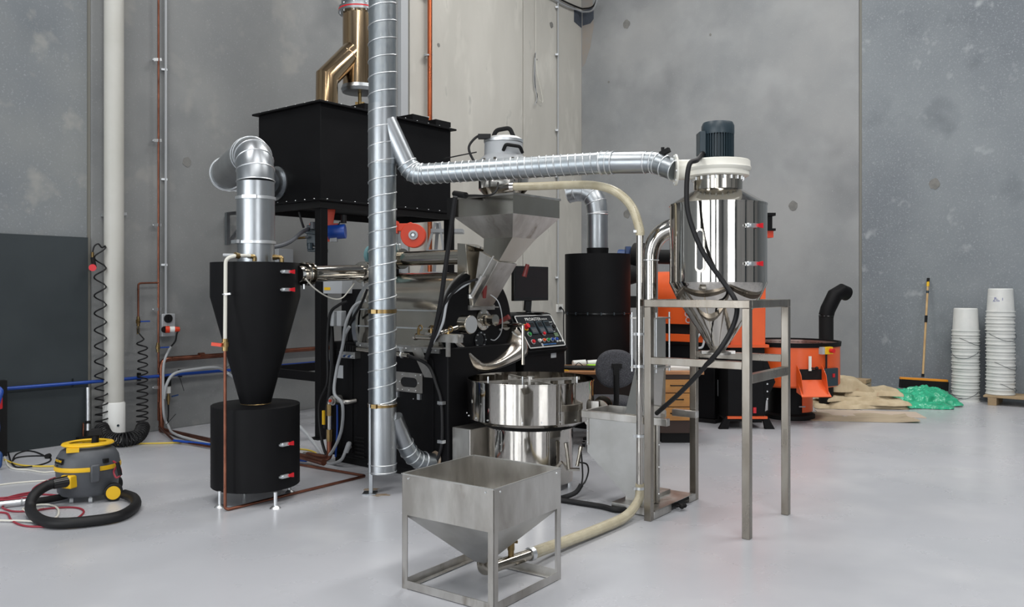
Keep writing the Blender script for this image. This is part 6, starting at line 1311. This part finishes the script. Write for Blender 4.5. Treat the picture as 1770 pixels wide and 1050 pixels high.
cord('extension_lead', 'pale cord running from the left edge under the vacuum hose', [(-10, 900), (40, 901), (75, 902), (98, 894), (100, 880), (85, 873), (60, 874), (40, 880), (50, 884), (75, 878)], .0065, 'cord_white', .012)
cord('extension_lead', 'pale cord stretched across the floor left of the vacuum', [(-10, 840), (30, 835), (70, 832), (100, 831)], .0065, 'cord_white')
cord('extension_lead', 'pale cord bending from the compressor towards the vacuum', [(8, 790), (14, 805), (25, 811), (50, 813), (75, 817), (95, 816), (106, 821)], .0065, 'cord_white')
cord('extension_lead', 'yellow cord running along the floor from the coiled hose to the black bin', [(8, 795), (25, 802), (50, 806), (95, 806), (112, 800), (150, 795), (190, 774), (230, 768), (300, 766), (360, 762), (400, 755)], .0075, 'yellow_cord')
cord('extension_lead', 'short yellow cord loop right of the black bin', [(505, 776), (530, 778), (545, 783), (548, 790), (535, 796)], .0075, 'yellow_cord')
# compressor at the left edge
cc = V(P(-24, 0, 7.0).x, 7.0, 0)
t = thing('air_compressor', 'blue air compressor partly cut off at the left edge', 'compressor', cc)
part(t, 'tank', MB().lathe([(.0001, -.02), (.10, .0), (.16, .05), (.18, .10), (.18, .5), (.15, .56), (.0001, .6)], cc+V(-.03, -.1, .33), (-.53, .85, 0), 36), 'blue')
part(t, 'handle', MB().tube(bend([cc+V(.10, -.05, .45), cc+V(.165, -.05, .66), cc+V(.12, -.05, .69), cc+V(-.2, -.05, .69)], .04), .016, 12), 'blue')
part(t, 'foot', MB().tube(bend([cc+V(.05, -.06, .18), cc+V(.16, -.06, .14), cc+V(.15, -.06, .02), cc+V(.05, -.06, .02)], .03), .016, 10), 'blue_dark')
part(t, 'pressure_switch', MB().box(cc.x+.0, cc.x+.14, cc.y-.1, cc.y+.0, .50, .60), 'red', bevel=.006); part(t, 'lever', MB().cyl(cc+V(.12, -.05, .60), cc+V(.145, -.05, .69), .007, n=8), 'light_grey')
part(t, 'power_lead', MB().tube(cat([GZ(a_, b_, .0065) for a_, b_ in [(12, 768), (15, 785), (20, 800), (30, 808), (60, 806), (82, 800), (88, 794), (80, 789), (50, 789), (28, 792), (22, 797), (28, 786), (45, 780), (62, 782), (80, 790)]], 7), .0065, 8), 'rubber')
p = GZ(83, 789, .02); part(t, 'mains_plug', MB().cyl(p-V(0, .02, 0), p+V(0, .02, 0), .022, n=14), 'black_flat')
part(t, 'motor_head', MB().box(cc.x-.3, cc.x-.04, cc.y, cc.y+.25, .50, .72), 'black_flat', bevel=.02)
m = MB(); p0, p1 = LW(-20, 675, .12), LW(6, 675, .12); m.hexa([V(p0.x, p0.y, .0), V(p1.x, p1.y, .0), V(p1.x, p1.y, 0)+WN*.08, V(p0.x, p0.y, 0)+WN*.08], [V(p0.x, p0.y, .68), V(p1.x, p1.y, .68), V(p1.x, p1.y, .68)+WN*.08, V(p0.x, p0.y, .68)+WN*.08])
solo('black_post', m, 'black_flat', 'black upright behind the compressor at the left edge', 'post', V(p1.x, p1.y, 0), smooth=0)
